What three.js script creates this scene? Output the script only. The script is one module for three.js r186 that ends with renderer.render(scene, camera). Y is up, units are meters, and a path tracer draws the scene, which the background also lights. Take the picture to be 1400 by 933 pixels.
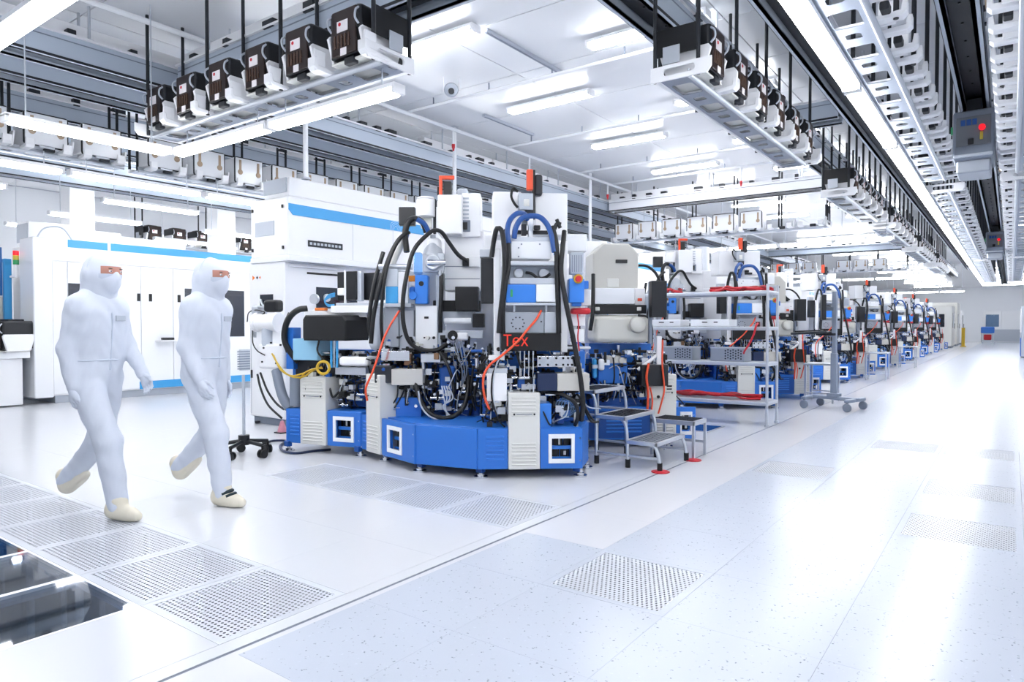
import * as THREE from 'three';
import { RoundedBoxGeometry } from 'three/addons/geometries/RoundedBoxGeometry.js';
import { mergeGeometries } from 'three/addons/utils/BufferGeometryUtils.js';
import { RectAreaLightUniformsLib } from 'three/addons/lights/RectAreaLightUniformsLib.js';
import { FontLoader } from 'three/addons/loaders/FontLoader.js';
import { TextGeometry } from 'three/addons/geometries/TextGeometry.js';

// ---------------------------------------------------------------- camera, light levels, exposure
const scene = new THREE.Scene();
scene.background = new THREE.Color(0xdfe8f4);
const W = 1400, H = 933, FOCAL = 933, EYE = new THREE.Vector3(0, 1.2, 0);
const VPX = 1383, HORIZON = 446;
const pitch = Math.atan((H / 2 - HORIZON) / FOCAL), yaw = Math.atan((VPX - W / 2) / FOCAL * Math.cos(pitch));
const FWD = new THREE.Vector3(-Math.sin(yaw) * Math.cos(pitch), -Math.sin(pitch), -Math.cos(yaw) * Math.cos(pitch));
const RGT = new THREE.Vector3(Math.cos(yaw), 0, -Math.sin(yaw));
const UPV = new THREE.Vector3().crossVectors(RGT, FWD);
const camera = new THREE.PerspectiveCamera(2 * Math.atan(H / 2 / FOCAL) * 180 / Math.PI, W / H, 0.05, 200);
camera.position.copy(EYE);
camera.lookAt(EYE.clone().add(FWD));
const renderer = new THREE.WebGLRenderer({ antialias: true });
renderer.toneMapping = THREE.LinearToneMapping;
renderer.toneMappingExposure = 1.3;
renderer.shadowMap.enabled = true;
RectAreaLightUniformsLib.init();
const LIGHT_COLOR = 0xfcfdff;
const LIGHT_LEVEL = 2.5;            // brightness of every fluorescent fitting
const GLOW = 24;                  // what the eye sees of the tubes

// ---------------------------------------------------------------- helpers
let seedState = 12345;
function seed(n) { seedState = n >>> 0; }
function rnd(a = 0, b = 1) { seedState = (Math.imul(seedState, 1664525) + 1013904223) >>> 0; return a + (b - a) * (seedState / 4294967296); }
const V = (x, y, z) => new THREE.Vector3(x, y, z);
const ray = (px, py) => FWD.clone().addScaledVector(RGT, (px - W / 2) / FOCAL).addScaledVector(UPV, -(py - H / 2) / FOCAL);
function onPlane(px, py, axis, val) { const d = ray(px, py); return EYE.clone().addScaledVector(d, (val - EYE[axis]) / d[axis]); }
const usedNames = new Map();
function numbered(name) { const n = usedNames.get(name) || 0; usedNames.set(name, n + 1); return n ? `${name}_${String(n).padStart(3, '0')}` : name; }
function tag(o, label, category, group, kind) {
  if (label) o.userData.label = label;
  if (category) o.userData.category = category;
  if (group) o.userData.group = group;
  if (kind) o.userData.kind = kind;
  return o;
}
function thing(name, label, category, pos = [0, 0, 0], turn = 0, group) {
  const o = new THREE.Group(); o.name = numbered(name); scene.add(o);
  o.position.set(...pos); o.rotation.y = turn;
  return tag(o, label, category, group);
}
function structure(o) { o.userData.kind = 'structure'; return o; }
function copyThing(o, pos, turn, label, group) {
  const c = o.clone(); c.name = numbered(o.name.replace(/_\d{3}$/, '')); scene.add(c);
  c.position.set(...pos); if (turn !== undefined && turn !== null) c.rotation.y = turn;
  c.userData = { ...o.userData }; if (label) c.userData.label = label; if (group) c.userData.group = group;
  return c;
}
// geometry pieces
function plain(g) { const r = g.index ? g.toNonIndexed() : g; for (const k of Object.keys(r.attributes)) if (!['position', 'normal', 'uv'].includes(k)) r.deleteAttribute(k); return r; }
function put(g, x, y, z, rx = 0, ry = 0, rz = 0) { if (rx || ry || rz) g.applyMatrix4(new THREE.Matrix4().makeRotationFromEuler(new THREE.Euler(rx, ry, rz, 'YXZ'))); g.translate(x, y, z); return g; }
function uvMetres(g) {           // box-projected uv in metres, from the piece's own coordinates
  const p = g.attributes.position, n = g.attributes.normal, uv = new Float32Array(p.count * 2);
  for (let i = 0; i < p.count; i++) {
    const ax = Math.abs(n.getX(i)), ay = Math.abs(n.getY(i)), az = Math.abs(n.getZ(i));
    const a = ay >= ax && ay >= az ? [p.getX(i), p.getZ(i)] : ax >= az ? [p.getZ(i), p.getY(i)] : [p.getX(i), p.getY(i)];
    uv[i * 2] = a[0]; uv[i * 2 + 1] = a[1];
  }
  g.setAttribute('uv', new THREE.BufferAttribute(uv, 2)); return g;
}
function box(w, h, d, x = 0, y = 0, z = 0, r = 0.004, rx = 0, ry = 0, rz = 0) {
  const m = Math.min(w, h, d);
  const g = r > 0 && m > 0.006 ? plain(new RoundedBoxGeometry(w, h, d, 1, Math.min(r, m * 0.45))) : plain(new THREE.BoxGeometry(w, h, d));
  return put(g, x, y, z, rx, ry, rz);
}
function bar(w, h, d, x = 0, y = 0, z = 0, rx = 0, ry = 0, rz = 0) { return put(plain(new THREE.BoxGeometry(w, h, d)), x, y, z, rx, ry, rz); }
function span(x0, x1, y0, y1, z0, z1, r = 0.004) { return box(Math.abs(x1 - x0), Math.abs(y1 - y0), Math.abs(z1 - z0), (x0 + x1) / 2, (y0 + y1) / 2, (z0 + z1) / 2, r); }
function cyl(r, h, x = 0, y = 0, z = 0, axis = 'y', seg = 14, r2 = r) {
  const g = plain(new THREE.CylinderGeometry(r2, r, h, seg));
  if (axis === 'x') g.rotateZ(-Math.PI / 2); else if (axis === 'z') g.rotateX(Math.PI / 2);
  return put(g, x, y, z);
}
function lathe(pts, x = 0, y = 0, z = 0, axis = 'y', seg = 20) {
  const g = plain(new THREE.LatheGeometry(pts.map(p => new THREE.Vector2(p[0], p[1])), seg));
  if (axis === 'x') g.rotateZ(-Math.PI / 2); else if (axis === 'z') g.rotateX(Math.PI / 2);
  return put(g, x, y, z);
}
function tube(points, r, radial = 7, per = 7, closed = false) {
  const c = new THREE.CatmullRomCurve3(points.map(p => p.isVector3 ? p : V(...p)), closed, 'centripetal');
  return plain(new THREE.TubeGeometry(c, Math.max(4, (points.length - 1) * per), r, radial, closed));
}
function stick(a, b, r, seg = 8) {
  const A = a.isVector3 ? a : V(...a), B = b.isVector3 ? b : V(...b), d = B.clone().sub(A);
  const g = plain(new THREE.CylinderGeometry(r, r, d.length(), seg));
  g.applyQuaternion(new THREE.Quaternion().setFromUnitVectors(V(0, 1, 0), d.clone().normalize()));
  const m = A.add(B).multiplyScalar(0.5); g.translate(m.x, m.y, m.z); return g;
}
function extrude(points, depth, bevel = 0, holes = []) {      // outline in xy, depth along +z
  const s = new THREE.Shape(points.map(p => new THREE.Vector2(p[0], p[1])));
  for (const h of holes) s.holes.push(new THREE.Path(h.map(p => new THREE.Vector2(p[0], p[1]))));
  return plain(new THREE.ExtrudeGeometry(s, { depth, bevelEnabled: bevel > 0, bevelSize: bevel, bevelThickness: bevel, bevelSegments: 1, bevelOffset: -bevel, curveSegments: 8 }));
}
function roundRect(w, h, r, cx = 0, cy = 0, n = 3) {
  const o = []; for (const [sx, sy, a0] of [[1, 1, 0], [-1, 1, 90], [-1, -1, 180], [1, -1, 270]])
    for (let i = 0; i <= n; i++) { const a = (a0 + 90 * i / n) * Math.PI / 180; o.push([cx + sx * (w / 2 - r) + r * Math.cos(a), cy + sy * (h / 2 - r) + r * Math.sin(a)]); }
  return o;
}
function part(parent, name, geoms, material, label) {
  const list = Array.isArray(geoms) ? geoms : [geoms];
  const g = list.length === 1 ? list[0] : mergeGeometries(list, false);
  const m = new THREE.Mesh(g, material); m.name = name; m.castShadow = m.receiveShadow = true;
  parent.add(m); if (label) m.userData.label = label; return m;
}

// ---------------------------------------------------------------- textures and materials
function dataTexture(size, fn, srgb = true, height = size) {
  const d = new Uint8Array(size * height * 4);
  for (let y = 0; y < height; y++) for (let x = 0; x < size; x++) {
    const c = fn(x, y), i = (y * size + x) * 4; d[i] = c[0]; d[i + 1] = c[1]; d[i + 2] = c[2]; d[i + 3] = 255;
  }
  const t = new THREE.DataTexture(d, size, height); t.wrapS = t.wrapT = THREE.RepeatWrapping; t.magFilter = THREE.LinearFilter; t.minFilter = THREE.LinearMipmapLinearFilter; t.generateMipmaps = true;
  if (srgb) t.colorSpace = THREE.SRGBColorSpace; t.needsUpdate = true; return t;
}
function std(color, rough = 0.45, metal = 0, extra = {}) { return new THREE.MeshStandardMaterial({ color, roughness: rough, metalness: metal, ...extra }); }
seed(7);
const speckA = []; for (let i = 0; i < 512 * 512; i++) speckA.push(0);
for (let k = 0; k < 1500; k++) {                       // chips in the vinyl aisle tiles
  const cx = rnd(0, 512) | 0, cy = rnd(0, 512) | 0, s = rnd() < 0.3 ? 2 : 1, v = rnd() < 0.7 ? -rnd(20, 80) : rnd(6, 14), n = 1 + (rnd() * 3 | 0);
  for (let j = 0; j < n; j++) { const x = cx + (rnd(-2, 2) | 0), y = cy + (rnd(-2, 2) | 0); for (let a = 0; a < s; a++) for (let b = 0; b < s; b++) speckA[((y + b + 512) % 512) * 512 + (x + a + 512) % 512] = v; }
}
const speckTex = dataTexture(512, (x, y) => { const v = speckA[y * 512 + x]; return [Math.min(255, 205 + v), Math.min(255, 210 + v), Math.min(255, 219 + v)]; });
speckTex.repeat.set(1.64 / 2, 1.64 / 2);
const HOLES = 24;
const holeTex = (slots) => dataTexture(768, (x, y) => {
  const c = 768 / HOLES; const row = Math.floor(y / c), ox = row % 2 ? c / 2 : 0;
  const u = ((x + ox) % c) - c / 2, v = (y % c) - c / 2;
  const r = slots ? Math.max(Math.abs(u) * 1.5, Math.abs(v) * 0.95) : Math.hypot(u, v);
  return r < c * 0.27 ? [0, 0, 0] : [255, 255, 255];
}, false);
const holeRound = holeTex(false), holeSlot = holeTex(true);
const M = {
  floorWhite: std(0xd8dadf, 0.22),
  floorStrip: std(0xd9dadf, 0.22),
  aisle: std(0xf4f6fa, 0.24, 0, { map: speckTex }),
  subfloor: std(0x7d8087, 0.85),
  seam: std(0x6d7482, 0.6),
  perforated: std(0xcfd3dc, 0.35, 0, { alphaMap: holeRound, alphaTest: 0.5, side: THREE.DoubleSide }),
  perforatedSlot: std(0xd2d6de, 0.3, 0, { alphaMap: holeSlot, alphaTest: 0.5, side: THREE.DoubleSide }),
  tileEdge: std(0xd0d4dc, 0.35),
  ceiling: std(0xf0f2f6, 0.22),
  ceilingBack: std(0x8d96a6, 0.7),
  wall: std(0xeef1f6, 0.5),
  white: std(0xf3f4f7, 0.35),
  whiteGloss: std(0xf2f4f8, 0.18),
  offwhite: std(0xdcdcd8, 0.4),
  beige: std(0xc9c7c1, 0.42),
  cream: std(0xd9d8d0, 0.38),
  lightGrey: std(0xb9c0cb, 0.45),
  midGrey: std(0x7c8594, 0.5),
  railGrey: std(0xb9c4d2, 0.4, 0.1),
  railDark: std(0x171b23, 0.55),
  darkGrey: std(0x22262e, 0.5),
  charcoal: std(0x12151b, 0.42),
  black: std(0x08090d, 0.4),
  blackMatt: std(0x0b0d11, 0.65),
  rubber: std(0x0b0d11, 0.5),
  blue: std(0x2a70cb, 0.36),
  blueDeep: std(0x17509f, 0.4),
  navy: std(0x14264a, 0.4),
  blueBright: std(0x347fdb, 0.33),
  skyBlue: std(0x3f9fdc, 0.35),
  hoseBlue: std(0x1d4f96, 0.4),
  orange: std(0xe8502a, 0.42),
  red: std(0xc8202e, 0.45),
  yellow: std(0xc9a52c, 0.5),
  green: std(0x2f8f58, 0.4),
  steel: std(0xcfd3d9, 0.28, 0.85),
  steelDull: std(0xa7adb6, 0.45, 0.75),
  chrome: std(0xd6d9de, 0.14, 1),
  alu: std(0xc7ccd4, 0.38, 0.55),
  brown: std(0x241512, 0.3),
  brass: std(0x85644a, 0.4, 0.4),
  labelWhite: std(0xf3eef0, 0.5),
  tanMark: std(0xb39d86, 0.6),
  rust: std(0xa8482f, 0.5),
  skin: std(0xb98272, 0.55),
  suit: std(0xd6dce8, 0.75),
  suitBlue: std(0xcdd5e3, 0.8),
  shoe: std(0xe6dfcd, 0.65),
  glove: std(0xe7ebf3, 0.6),
  eyeDark: std(0x221a18, 0.35),
  screen: std(0x10131a, 0.2),
  windowDark: new THREE.MeshPhysicalMaterial({ color: 0x1a2233, roughness: 0.08, metalness: 0, clearcoat: 0.6 }),
  glass: new THREE.MeshPhysicalMaterial({ color: 0x9db4ca, roughness: 0.03, transmission: 1, thickness: 0, ior: 1.5 }),
  clear: new THREE.MeshPhysicalMaterial({ color: 0xbfe0ff, roughness: 0.1, transmission: 0.85, thickness: 0, ior: 1.4 }),
  tube: new THREE.MeshStandardMaterial({ color: 0xffffff, emissive: 0xfcfdff, emissiveIntensity: GLOW, roughness: 0.5 }),
  lampRed: new THREE.MeshStandardMaterial({ color: 0xd01020, emissive: 0xff1020, emissiveIntensity: 0.8, roughness: 0.3 }),
  lampYellow: std(0xd9c84a, 0.3),
  lampGreen: std(0x3aa56a, 0.3),
};
// ================================================================ the setting
const CEIL = 4.12, T = 0.609;
const ROOM = { x0: -17, x1: 2.6, z0: -62, z1: 3.2 };
const GX = k => -2.39 - T * k, GZ = k => -1.40 - T * k;          // tile joints left of the seam, and in depth
const AX = k => -1.755 + T * k;                                   // tile joints in the aisle
const tileShape = {};
function tileGeo(w, d) {
  const key = w.toFixed(3) + '_' + d.toFixed(3);
  return tileShape[key] || (tileShape[key] = uvMetres(box(w - 0.0008, 0.03, d - 0.0008, 0, -0.015, 0, 0.0004)));
}
{
  const floor = new THREE.Group(); floor.name = 'floor'; structure(floor); scene.add(floor);
  floor.userData.label = 'white and pale grey raised cleanroom floor of square tiles';
  // openings under the glass tiles
  const pit = { x0: GX(7), x1: GX(1), z0: GZ(0), z1: GZ(-3) };
  const slab = [span(ROOM.x0, ROOM.x1, -1.15, -1.0, ROOM.z0, ROOM.z1, 0)];     // raised floor: tiles stand over an open cavity
  part(floor, 'subfloor', slab, M.subfloor);
  // single tiles where joints can be told apart, larger sheets beyond
  const perf = new Map();
  for (let k = 0; k <= 7; k++) perf.set(`L${k},0`, 1);               // strip beside the walkers
  for (let k = 0; k <= 3; k++) perf.set(`L${k},3`, 2);               // strip in front of the machine
  perf.set('A0,2', 3); perf.set('A2,5', 4); perf.set('A2,7', 4); perf.set('A3,7', 4); perf.set('A3,3', 3);
  perf.set('A1,10', 4); perf.set('A2,10', 4); perf.set('A3,10', 4); perf.set('A0,7', 4);
  const glassCells = new Set(); for (let k = 1; k <= 6; k++) for (let j = -1; j <= -1; j++) glassCells.add(`L${k},${j}`);
  const topGeo = mergeGeometries([-0.001].map(y => { const g = new THREE.PlaneGeometry(T - 0.07, T - 0.07); g.rotateX(-Math.PI / 2); g.translate(0, y, 0); return plain(g); }));
  const rimGeo = (() => { const o = T / 2 - 0.0008, i = T / 2 - 0.036; return mergeGeometries([bar(2 * o, 0.028, o - i, 0, -0.014, (o + i) / 2), bar(2 * o, 0.028, o - i, 0, -0.014, -(o + i) / 2), bar(o - i, 0.028, 2 * i, (o + i) / 2, -0.014, 0), bar(o - i, 0.028, 2 * i, -(o + i) / 2, -0.014, 0)]); })();
  const glassGeo = box(T - 0.03, 0.016, T - 0.03, 0, -0.008, 0, 0.002);
  const frameGeo = (() => { const o = T / 2 - 0.0008, i = T / 2 - 0.016; return mergeGeometries([bar(2 * o, 0.05, o - i, 0, -0.025, (o + i) / 2), bar(2 * o, 0.05, o - i, 0, -0.025, -(o + i) / 2), bar(o - i, 0.05, 2 * i, (o + i) / 2, -0.025, 0), bar(o - i, 0.05, 2 * i, -(o + i) / 2, -0.025, 0)]); })();
  function cell(key, cx, cz, w, mat) {
    const p = perf.get(key);
    if (glassCells.has(key)) {
      const f = part(floor, 'glass_tile_frame', frameGeo, M.white); f.position.set(cx, 0, cz);
      const g = part(f, 'glass_pane', glassGeo, M.glass, 'clear glass floor pane over the pipe void');
      return;
    }
    if (p) {
      const rim = part(floor, 'perforated_tile', rimGeo, p === 1 || p === 2 ? M.tileEdge : M.aisle, 'perforated metal air floor tile'); rim.position.set(cx, 0, cz);
      part(rim, 'perforated_plate', topGeo, p === 1 ? M.perforated : M.perforatedSlot);
      return;
    }
    const t = part(floor, 'floor_tile', tileGeo(w, T), mat); t.position.set(cx, 0, cz);
  }
  for (let j = -5; j < 10; j++) {
    const cz = GZ(j) - T / 2;
    for (let k = 0; k <= 9; k++) if (j >= -3 || k < 4) cell(`L${k},${j}`, GX(k) - T / 2, cz, T, M.floorWhite);
    cell(`S,${j}`, (-2.263 + AX(0)) / 2, cz, AX(0) + 2.263, j >= 3 || j < 0 ? M.floorStrip : M.aisle);
    for (let k = 0; k <= 4; k++) cell(`A${k},${j}`, AX(k) + T / 2, cz, T, M.aisle);
  }
  const zF = GZ(10), zN = GZ(-5);
  const sheet = (name, x0, x1, z0, z1, mat) => part(floor, name, uvMetres(span(x0, x1, -0.03, -0.0004, z0, z1, 0)), mat);
  sheet('white_floor_sheet', ROOM.x0, GX(10) - 0.001, ROOM.z0, ROOM.z1, M.floorWhite);
  sheet('white_floor_sheet', GX(10), GX(0), ROOM.z0, zF - 0.001, M.floorWhite);
  sheet('white_floor_sheet', GX(10), GX(4) - .001, GZ(-3) + .001, ROOM.z1, M.floorWhite);
  sheet('near_floor_sheet', GX(4), AX(5), zN, ROOM.z1, M.floorWhite);
  sheet('border_sheet', -2.263, AX(0), ROOM.z0, zF - 0.001, M.floorStrip);
  sheet('aisle_sheet', AX(0) + 0.001, AX(5), ROOM.z0, GZ(11) - 0.001, M.aisle);
  sheet('aisle_sheet', AX(5), ROOM.x1, ROOM.z0, ROOM.z1, M.aisle);
  for (let k = 0; k <= 4; k++) cell(`A${k},10`, AX(k) + T / 2, GZ(10) - T / 2, T, M.aisle);
  for (let j = 10; j < 11; j++);
  part(floor, 'seam_strip', span(GX(0), -2.313, -0.03, -0.001, ROOM.z0, ROOM.z1, 0), M.floorWhite);
  part(floor, 'seam_strip', span(-2.295, -2.263, -0.03, -0.001, ROOM.z0, ROOM.z1, 0), M.floorStrip);
  part(floor, 'expansion_joint', span(-2.313, -2.295, -0.03, -0.003, ROOM.z0, ROOM.z1, 0), M.seam, 'thin dark expansion joint along the aisle');
  // void below the glass tiles
  seed(3);
  for (let k = 0; k < 26; k++) part(floor, 'floor_pedestal', [cyl(0.018, 0.95, GX(k % 13), -0.525, GZ(k < 13 ? 0 : 1)), bar(0.1, 0.01, 0.1, GX(k % 13), -0.045, GZ(k < 13 ? 0 : 1))], M.alu);
  for (let i = 0; i < 9; i++) part(floor, 'void_pipe', cyl(rnd(0.02, 0.05), pit.x1 - pit.x0, (pit.x0 + pit.x1) / 2, -0.85 + rnd(0, 0.5), pit.z0 + 0.12 + i * 0.19, 'x'), i % 3 ? M.steelDull : (i % 2 ? M.yellow : M.railGrey));
  for (let k = 2; k <= 6; k++) part(floor, 'void_post', cyl(0.022, 0.95, GX(k), -0.525, GZ(-1)), M.alu);
  for (let i = 0; i < 8; i++) part(floor, 'void_box', box(rnd(0.1, 0.25), 0.12, rnd(0.1, 0.2), rnd(pit.x0 + .3, pit.x1 - .3), -0.94, rnd(pit.z0 + .2, pit.z1 - .5)), i % 2 ? M.brass : M.darkGrey);
}
{
  const ceiling = new THREE.Group(); ceiling.name = 'ceiling'; structure(ceiling); scene.add(ceiling);
  ceiling.userData.label = 'glossy white cleanroom ceiling of large panels';
  part(ceiling, 'ceiling_backing', span(ROOM.x0 - .2, ROOM.x1 + .2, CEIL + 0.03, CEIL + 0.2, ROOM.z0 - .2, ROOM.z1 + .2, 0), M.ceilingBack);
  const pw = 2.42, pd = 1.21, g = box(pw - 0.012, 0.03, pd - 0.012, 0, CEIL + 0.015, 0, 0.003);
  for (let i = 0; i < 8; i++) for (let j = 0; j < 27; j++) {
    const p = part(ceiling, 'ceiling_panel', g, M.ceiling); p.position.set(ROOM.x1 - pw / 2 - i * pw, 0, 2.0 - pd / 2 - j * pd);
  }
  part(ceiling, 'far_ceiling_sheet', span(ROOM.x0, ROOM.x1, CEIL, CEIL + .03, ROOM.z0, 2.0 - 27 * pd - .01, 0), M.ceiling);
  part(ceiling, 'near_ceiling_sheet', span(ROOM.x0, ROOM.x1, CEIL, CEIL + .03, 2.01, ROOM.z1, 0), M.ceiling);
  const walls = [['wall_left', ROOM.x0 - .2, ROOM.x0, ROOM.z0, ROOM.z1], ['wall_right', ROOM.x1, ROOM.x1 + .2, ROOM.z0, ROOM.z1], ['wall_back', ROOM.x0 - .2, ROOM.x1 + .2, ROOM.z0 - .2, ROOM.z0], ['wall_front', ROOM.x0 - .2, ROOM.x1 + .2, ROOM.z1, ROOM.z1 + .2]];
  for (const [n, x0, x1, z0, z1] of walls) {
    const w = part(scene, n, span(x0, x1, -1.2, CEIL + .2, z0, z1, 0), M.wall); structure(w); w.userData.label = 'plain white cleanroom wall ' + { wall_left: 'behind the white cabinets', wall_right: 'beyond the aisle', wall_back: 'at the far end of the aisle', wall_front: 'behind the viewer' }[n];
  }
}

// ================================================================ fluorescent fittings
// along: 'x' or 'z'; the glowing face looks down (and a little sideways through its rounded lens)
const fixtureGeo = new Map(), fittingCount = new Map();
function lightFitting(cx, y, cz, len, along, label, group, width = 0.09, hangTo = CEIL) {
  const total = fittingCount.get(group) || 0; if (group) fittingCount.set(group, total + 1);
  const o = thing('light_fitting', group ? `${label}, number ${total + 1} of its row` : label, 'light', [cx, y, cz], along === 'z' ? Math.PI / 2 : 0, group);
  const key = len + '_' + width;
  if (!fixtureGeo.has(key)) fixtureGeo.set(key, [
    mergeGeometries([box(len, 0.03, width + 0.02, 0, 0.045, 0, 0.004), box(0.03, 0.06, width + 0.02, len / 2 - 0.015, 0.02, 0, .004), box(0.03, 0.06, width + 0.02, -len / 2 + 0.015, 0.02, 0, .004)]),
    box(len - 0.06, 0.05, width, 0, 0.005, 0, 0.02)]);
  const [h, t] = fixtureGeo.get(key);
  part(o, 'housing', h, M.white); part(o, 'glowing_tube', t, M.tube);
  for (const s of [-1, 1]) part(o, 'hanger', cyl(0.006, hangTo - y - 0.055, s * len * 0.38, (hangTo - y + 0.055) / 2, 0, 'y', 6), M.alu);
  const l = new THREE.RectAreaLight(LIGHT_COLOR, LIGHT_LEVEL, len - 0.06, width); l.name = 'light_emitter'; l.rotation.x = -Math.PI / 2; l.position.y = -0.028; o.add(l);
  return o;
}
for (let k = 0; k < 2; k++) lightFitting(-5.6 + k * 1.48, 2.80, -3.34, 1.45, 'x', 'bright fluorescent fitting under the shelf of six pods', 'fittings under the cross shelf', 0.09, 3.0);
lightFitting(-6.35, 2.80, -2.62, 1.3, 'z', 'bright fluorescent fitting meeting the cross shelf lights at a corner');
for (let k = 0; k < 2; k++) lightFitting(-5.6 + k * 1.5, 2.80, -1.42, 1.45, 'x', 'bright fluorescent fitting across the glass floor tiles', 'cross fittings over the walkway');
for (let k = 0; k < 17; k++) lightFitting(-0.97, 2.93, -2.59 - 1.98 * k, 1.93, 'z', 'fluorescent fitting beside the long empty overhead pod shelf', 'fittings over the aisle', 0.1, 3.0);
for (let i = 0; i < 4; i++) for (let j = 0; j < 7; j++) if (!(i === 3 && j < 2)) {
  const x = -4.78 + [0, 1.9, -6.6, -9.0][i], z = -5.1 - 2.22 * j - [0, 1.0, 0.4, 0.7][i];
  lightFitting(x, CEIL - 0.1, z, 1.25, 'x', i < 2 ? 'ceiling fluorescent fitting above the blue machines' : 'ceiling fluorescent fitting above the white cabinets', i < 2 ? 'ceiling fittings over the machines' : 'ceiling fittings over the cabinets', 0.12);
}
for (let k = 0; k < 6; k++) lightFitting(-8.05, 2.80, -2.3 - 1.5 * k, 1.45, 'z', 'fluorescent fitting under the left shelf of white pod boxes', 'fittings under the left shelf', 0.09, 3.0);
for (let i = 0; i < 3; i++) for (let k = 0; k < 5; k++) lightFitting(-6.2 + k * 1.0, 2.76, [-13.9, -25.5, -37][i], 0.97, 'x', ['fluorescent fitting under the far cross shelf of white boxes', 'fluorescent fitting under the second far cross shelf', 'fluorescent fitting under the farthest cross shelf'][i], ['fittings under the far cross shelf', 'fittings under the second far cross shelf', 'fittings under the farthest cross shelf'][i]);
for (let i = 0; i < 3; i++) for (let k = 0; k < 4; k++) lightFitting(-10.6 - i * 1.9, 3.0, -2.6 - 2.6 * k, 1.45, 'z', 'fluorescent fitting hanging over the white cabinets', 'hanging fittings over the cabinets');
for (let j = 0; j < 7; j++) for (let i = 0; i < 2; i++) lightFitting(-4.6 + i * 4.2, CEIL - .1, -24 - 5.6 * j, 2.4, 'x', 'long ceiling fitting in the far half of the hall', 'far ceiling fittings', 0.2);
for (let j = 0; j < 4; j++) lightFitting(-9.5, CEIL - .1, -20 - 7 * j, 2.4, 'x', 'long ceiling fitting over the far white tools', 'far left ceiling fittings', 0.2);
for (let i = 0; i < 2; i++) for (let j = 0; j < 3; j++) lightFitting(-1.2 + i * 2.0, CEIL - .1, 1.6 - j * 1.9, 1.25, 'x', 'ceiling fluorescent fitting over the near end of the aisle', 'near aisle ceiling fittings', 0.12);
// ================================================================ overhead transport: pods, shelves, rails, vehicles
const SHELF_Y = 3.0;
// black wafer pod; local: opening (door) looks +z, origin at the centre of its base
function makePod(label) {
  const o = thing('wafer_pod', label, 'wafer pod');
  part(o, 'shell', [box(0.32, 0.19, 0.42, 0, 0.27, -0.055, 0.03), box(0.31, 0.17, 0.4, 0, 0.12, -0.055, 0.01), box(0.2, 0.025, 0.2, 0, 0.372, -0.055, 0.008)], M.charcoal);
  part(o, 'door', [box(0.25, 0.31, 0.02, 0, 0.195, 0.152, 0.008)], M.brown, 'brown translucent door');
  const rows = []; for (let i = 0; i < 5; i++) rows.push(bar(0.016, 0.09, 0.006, -0.09 + i * 0.036, 0.135, 0.164), bar(0.022, 0.008, 0.007, -0.085 + i * 0.036, 0.1 + (i % 3) * 0.03, 0.165));
  part(o, 'wafer_slots', rows, std(0x4d382c, 0.45));
  const lab = part(o, 'label', bar(0.11, 0.075, 0.004, -0.01, 0.235, 0.164), M.labelWhite, 'white label with a red dot');
  part(lab, 'red_dot', cyl(0.013, 0.003, -0.035, 0.25, 0.167, 'z', 10), M.red);
  part(o, 'barcode_label', bar(0.06, 0.05, 0.004, 0.0, 0.06, 0.164), M.labelWhite);
  for (const s of [-1, 1]) {
    const g = extrude([[-0.16, 0.0], [0.13, 0.0], [0.18, 0.17], [0.165, 0.195], [-0.19, 0.195], [-0.21, 0.17]], 0.018, 0.004);
    g.rotateY(Math.PI / 2); g.translate(s > 0 ? 0.155 : -0.173, 0.01, -0.045);
    part(o, 'side_plate', g, M.white, 'white side plate');
    part(o, 'handle', tube([[s * 0.14, 0.33, 0.15], [s * 0.145, 0.3, 0.18], [s * 0.14, 0.25, 0.18], [s * 0.14, 0.22, 0.15]], 0.008), M.lightGrey);
  }
  part(o, 'base_plate', [box(0.33, 0.016, 0.3, 0, 0.008, -0.02, 0.004)], M.offwhite);
  return o;
}
// white pod box seen from its back, with two brown lobes; local: back looks +z
function makeWhitePod(label) {
  const o = thing('pod_box', label, 'pod box');
  part(o, 'shell', [box(0.4, 0.33, 0.3, 0, 0.185, -0.02, 0.025)], M.white);
  part(o, 'back_frame', [extrude(roundRect(0.41, 0.34, 0.03, 0, 0.185), 0.012, 0.003, [roundRect(0.385, 0.315, 0.025, 0, 0.185).reverse()])].map(g => g.translate(0, 0, 0.125)), M.charcoal);
  part(o, 'back_panel', box(0.385, 0.315, 0.016, 0, 0.185, 0.138, 0.006), M.whiteGloss);
  for (const s of [-1, 1]) {
    const g = lathe([[0.0, 0], [0.034, 0], [0.034, 0.006], [0, 0.006]], s * 0.13, 0.16, 0.146, 'z', 14);
    const h = bar(0.03, 0.13, 0.006, s * 0.13, 0.25, 0.149);
    part(o, 'kinematic_mark', [g, h], M.tanMark, 'tan kinematic lobe');
  }
  part(o, 'foot_plate', [box(0.36, 0.02, 0.28, 0, 0.01, -0.02), box(0.14, 0.02, 0.06, 0, 0.012, 0.13)], M.alu);
  return o;
}
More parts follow.
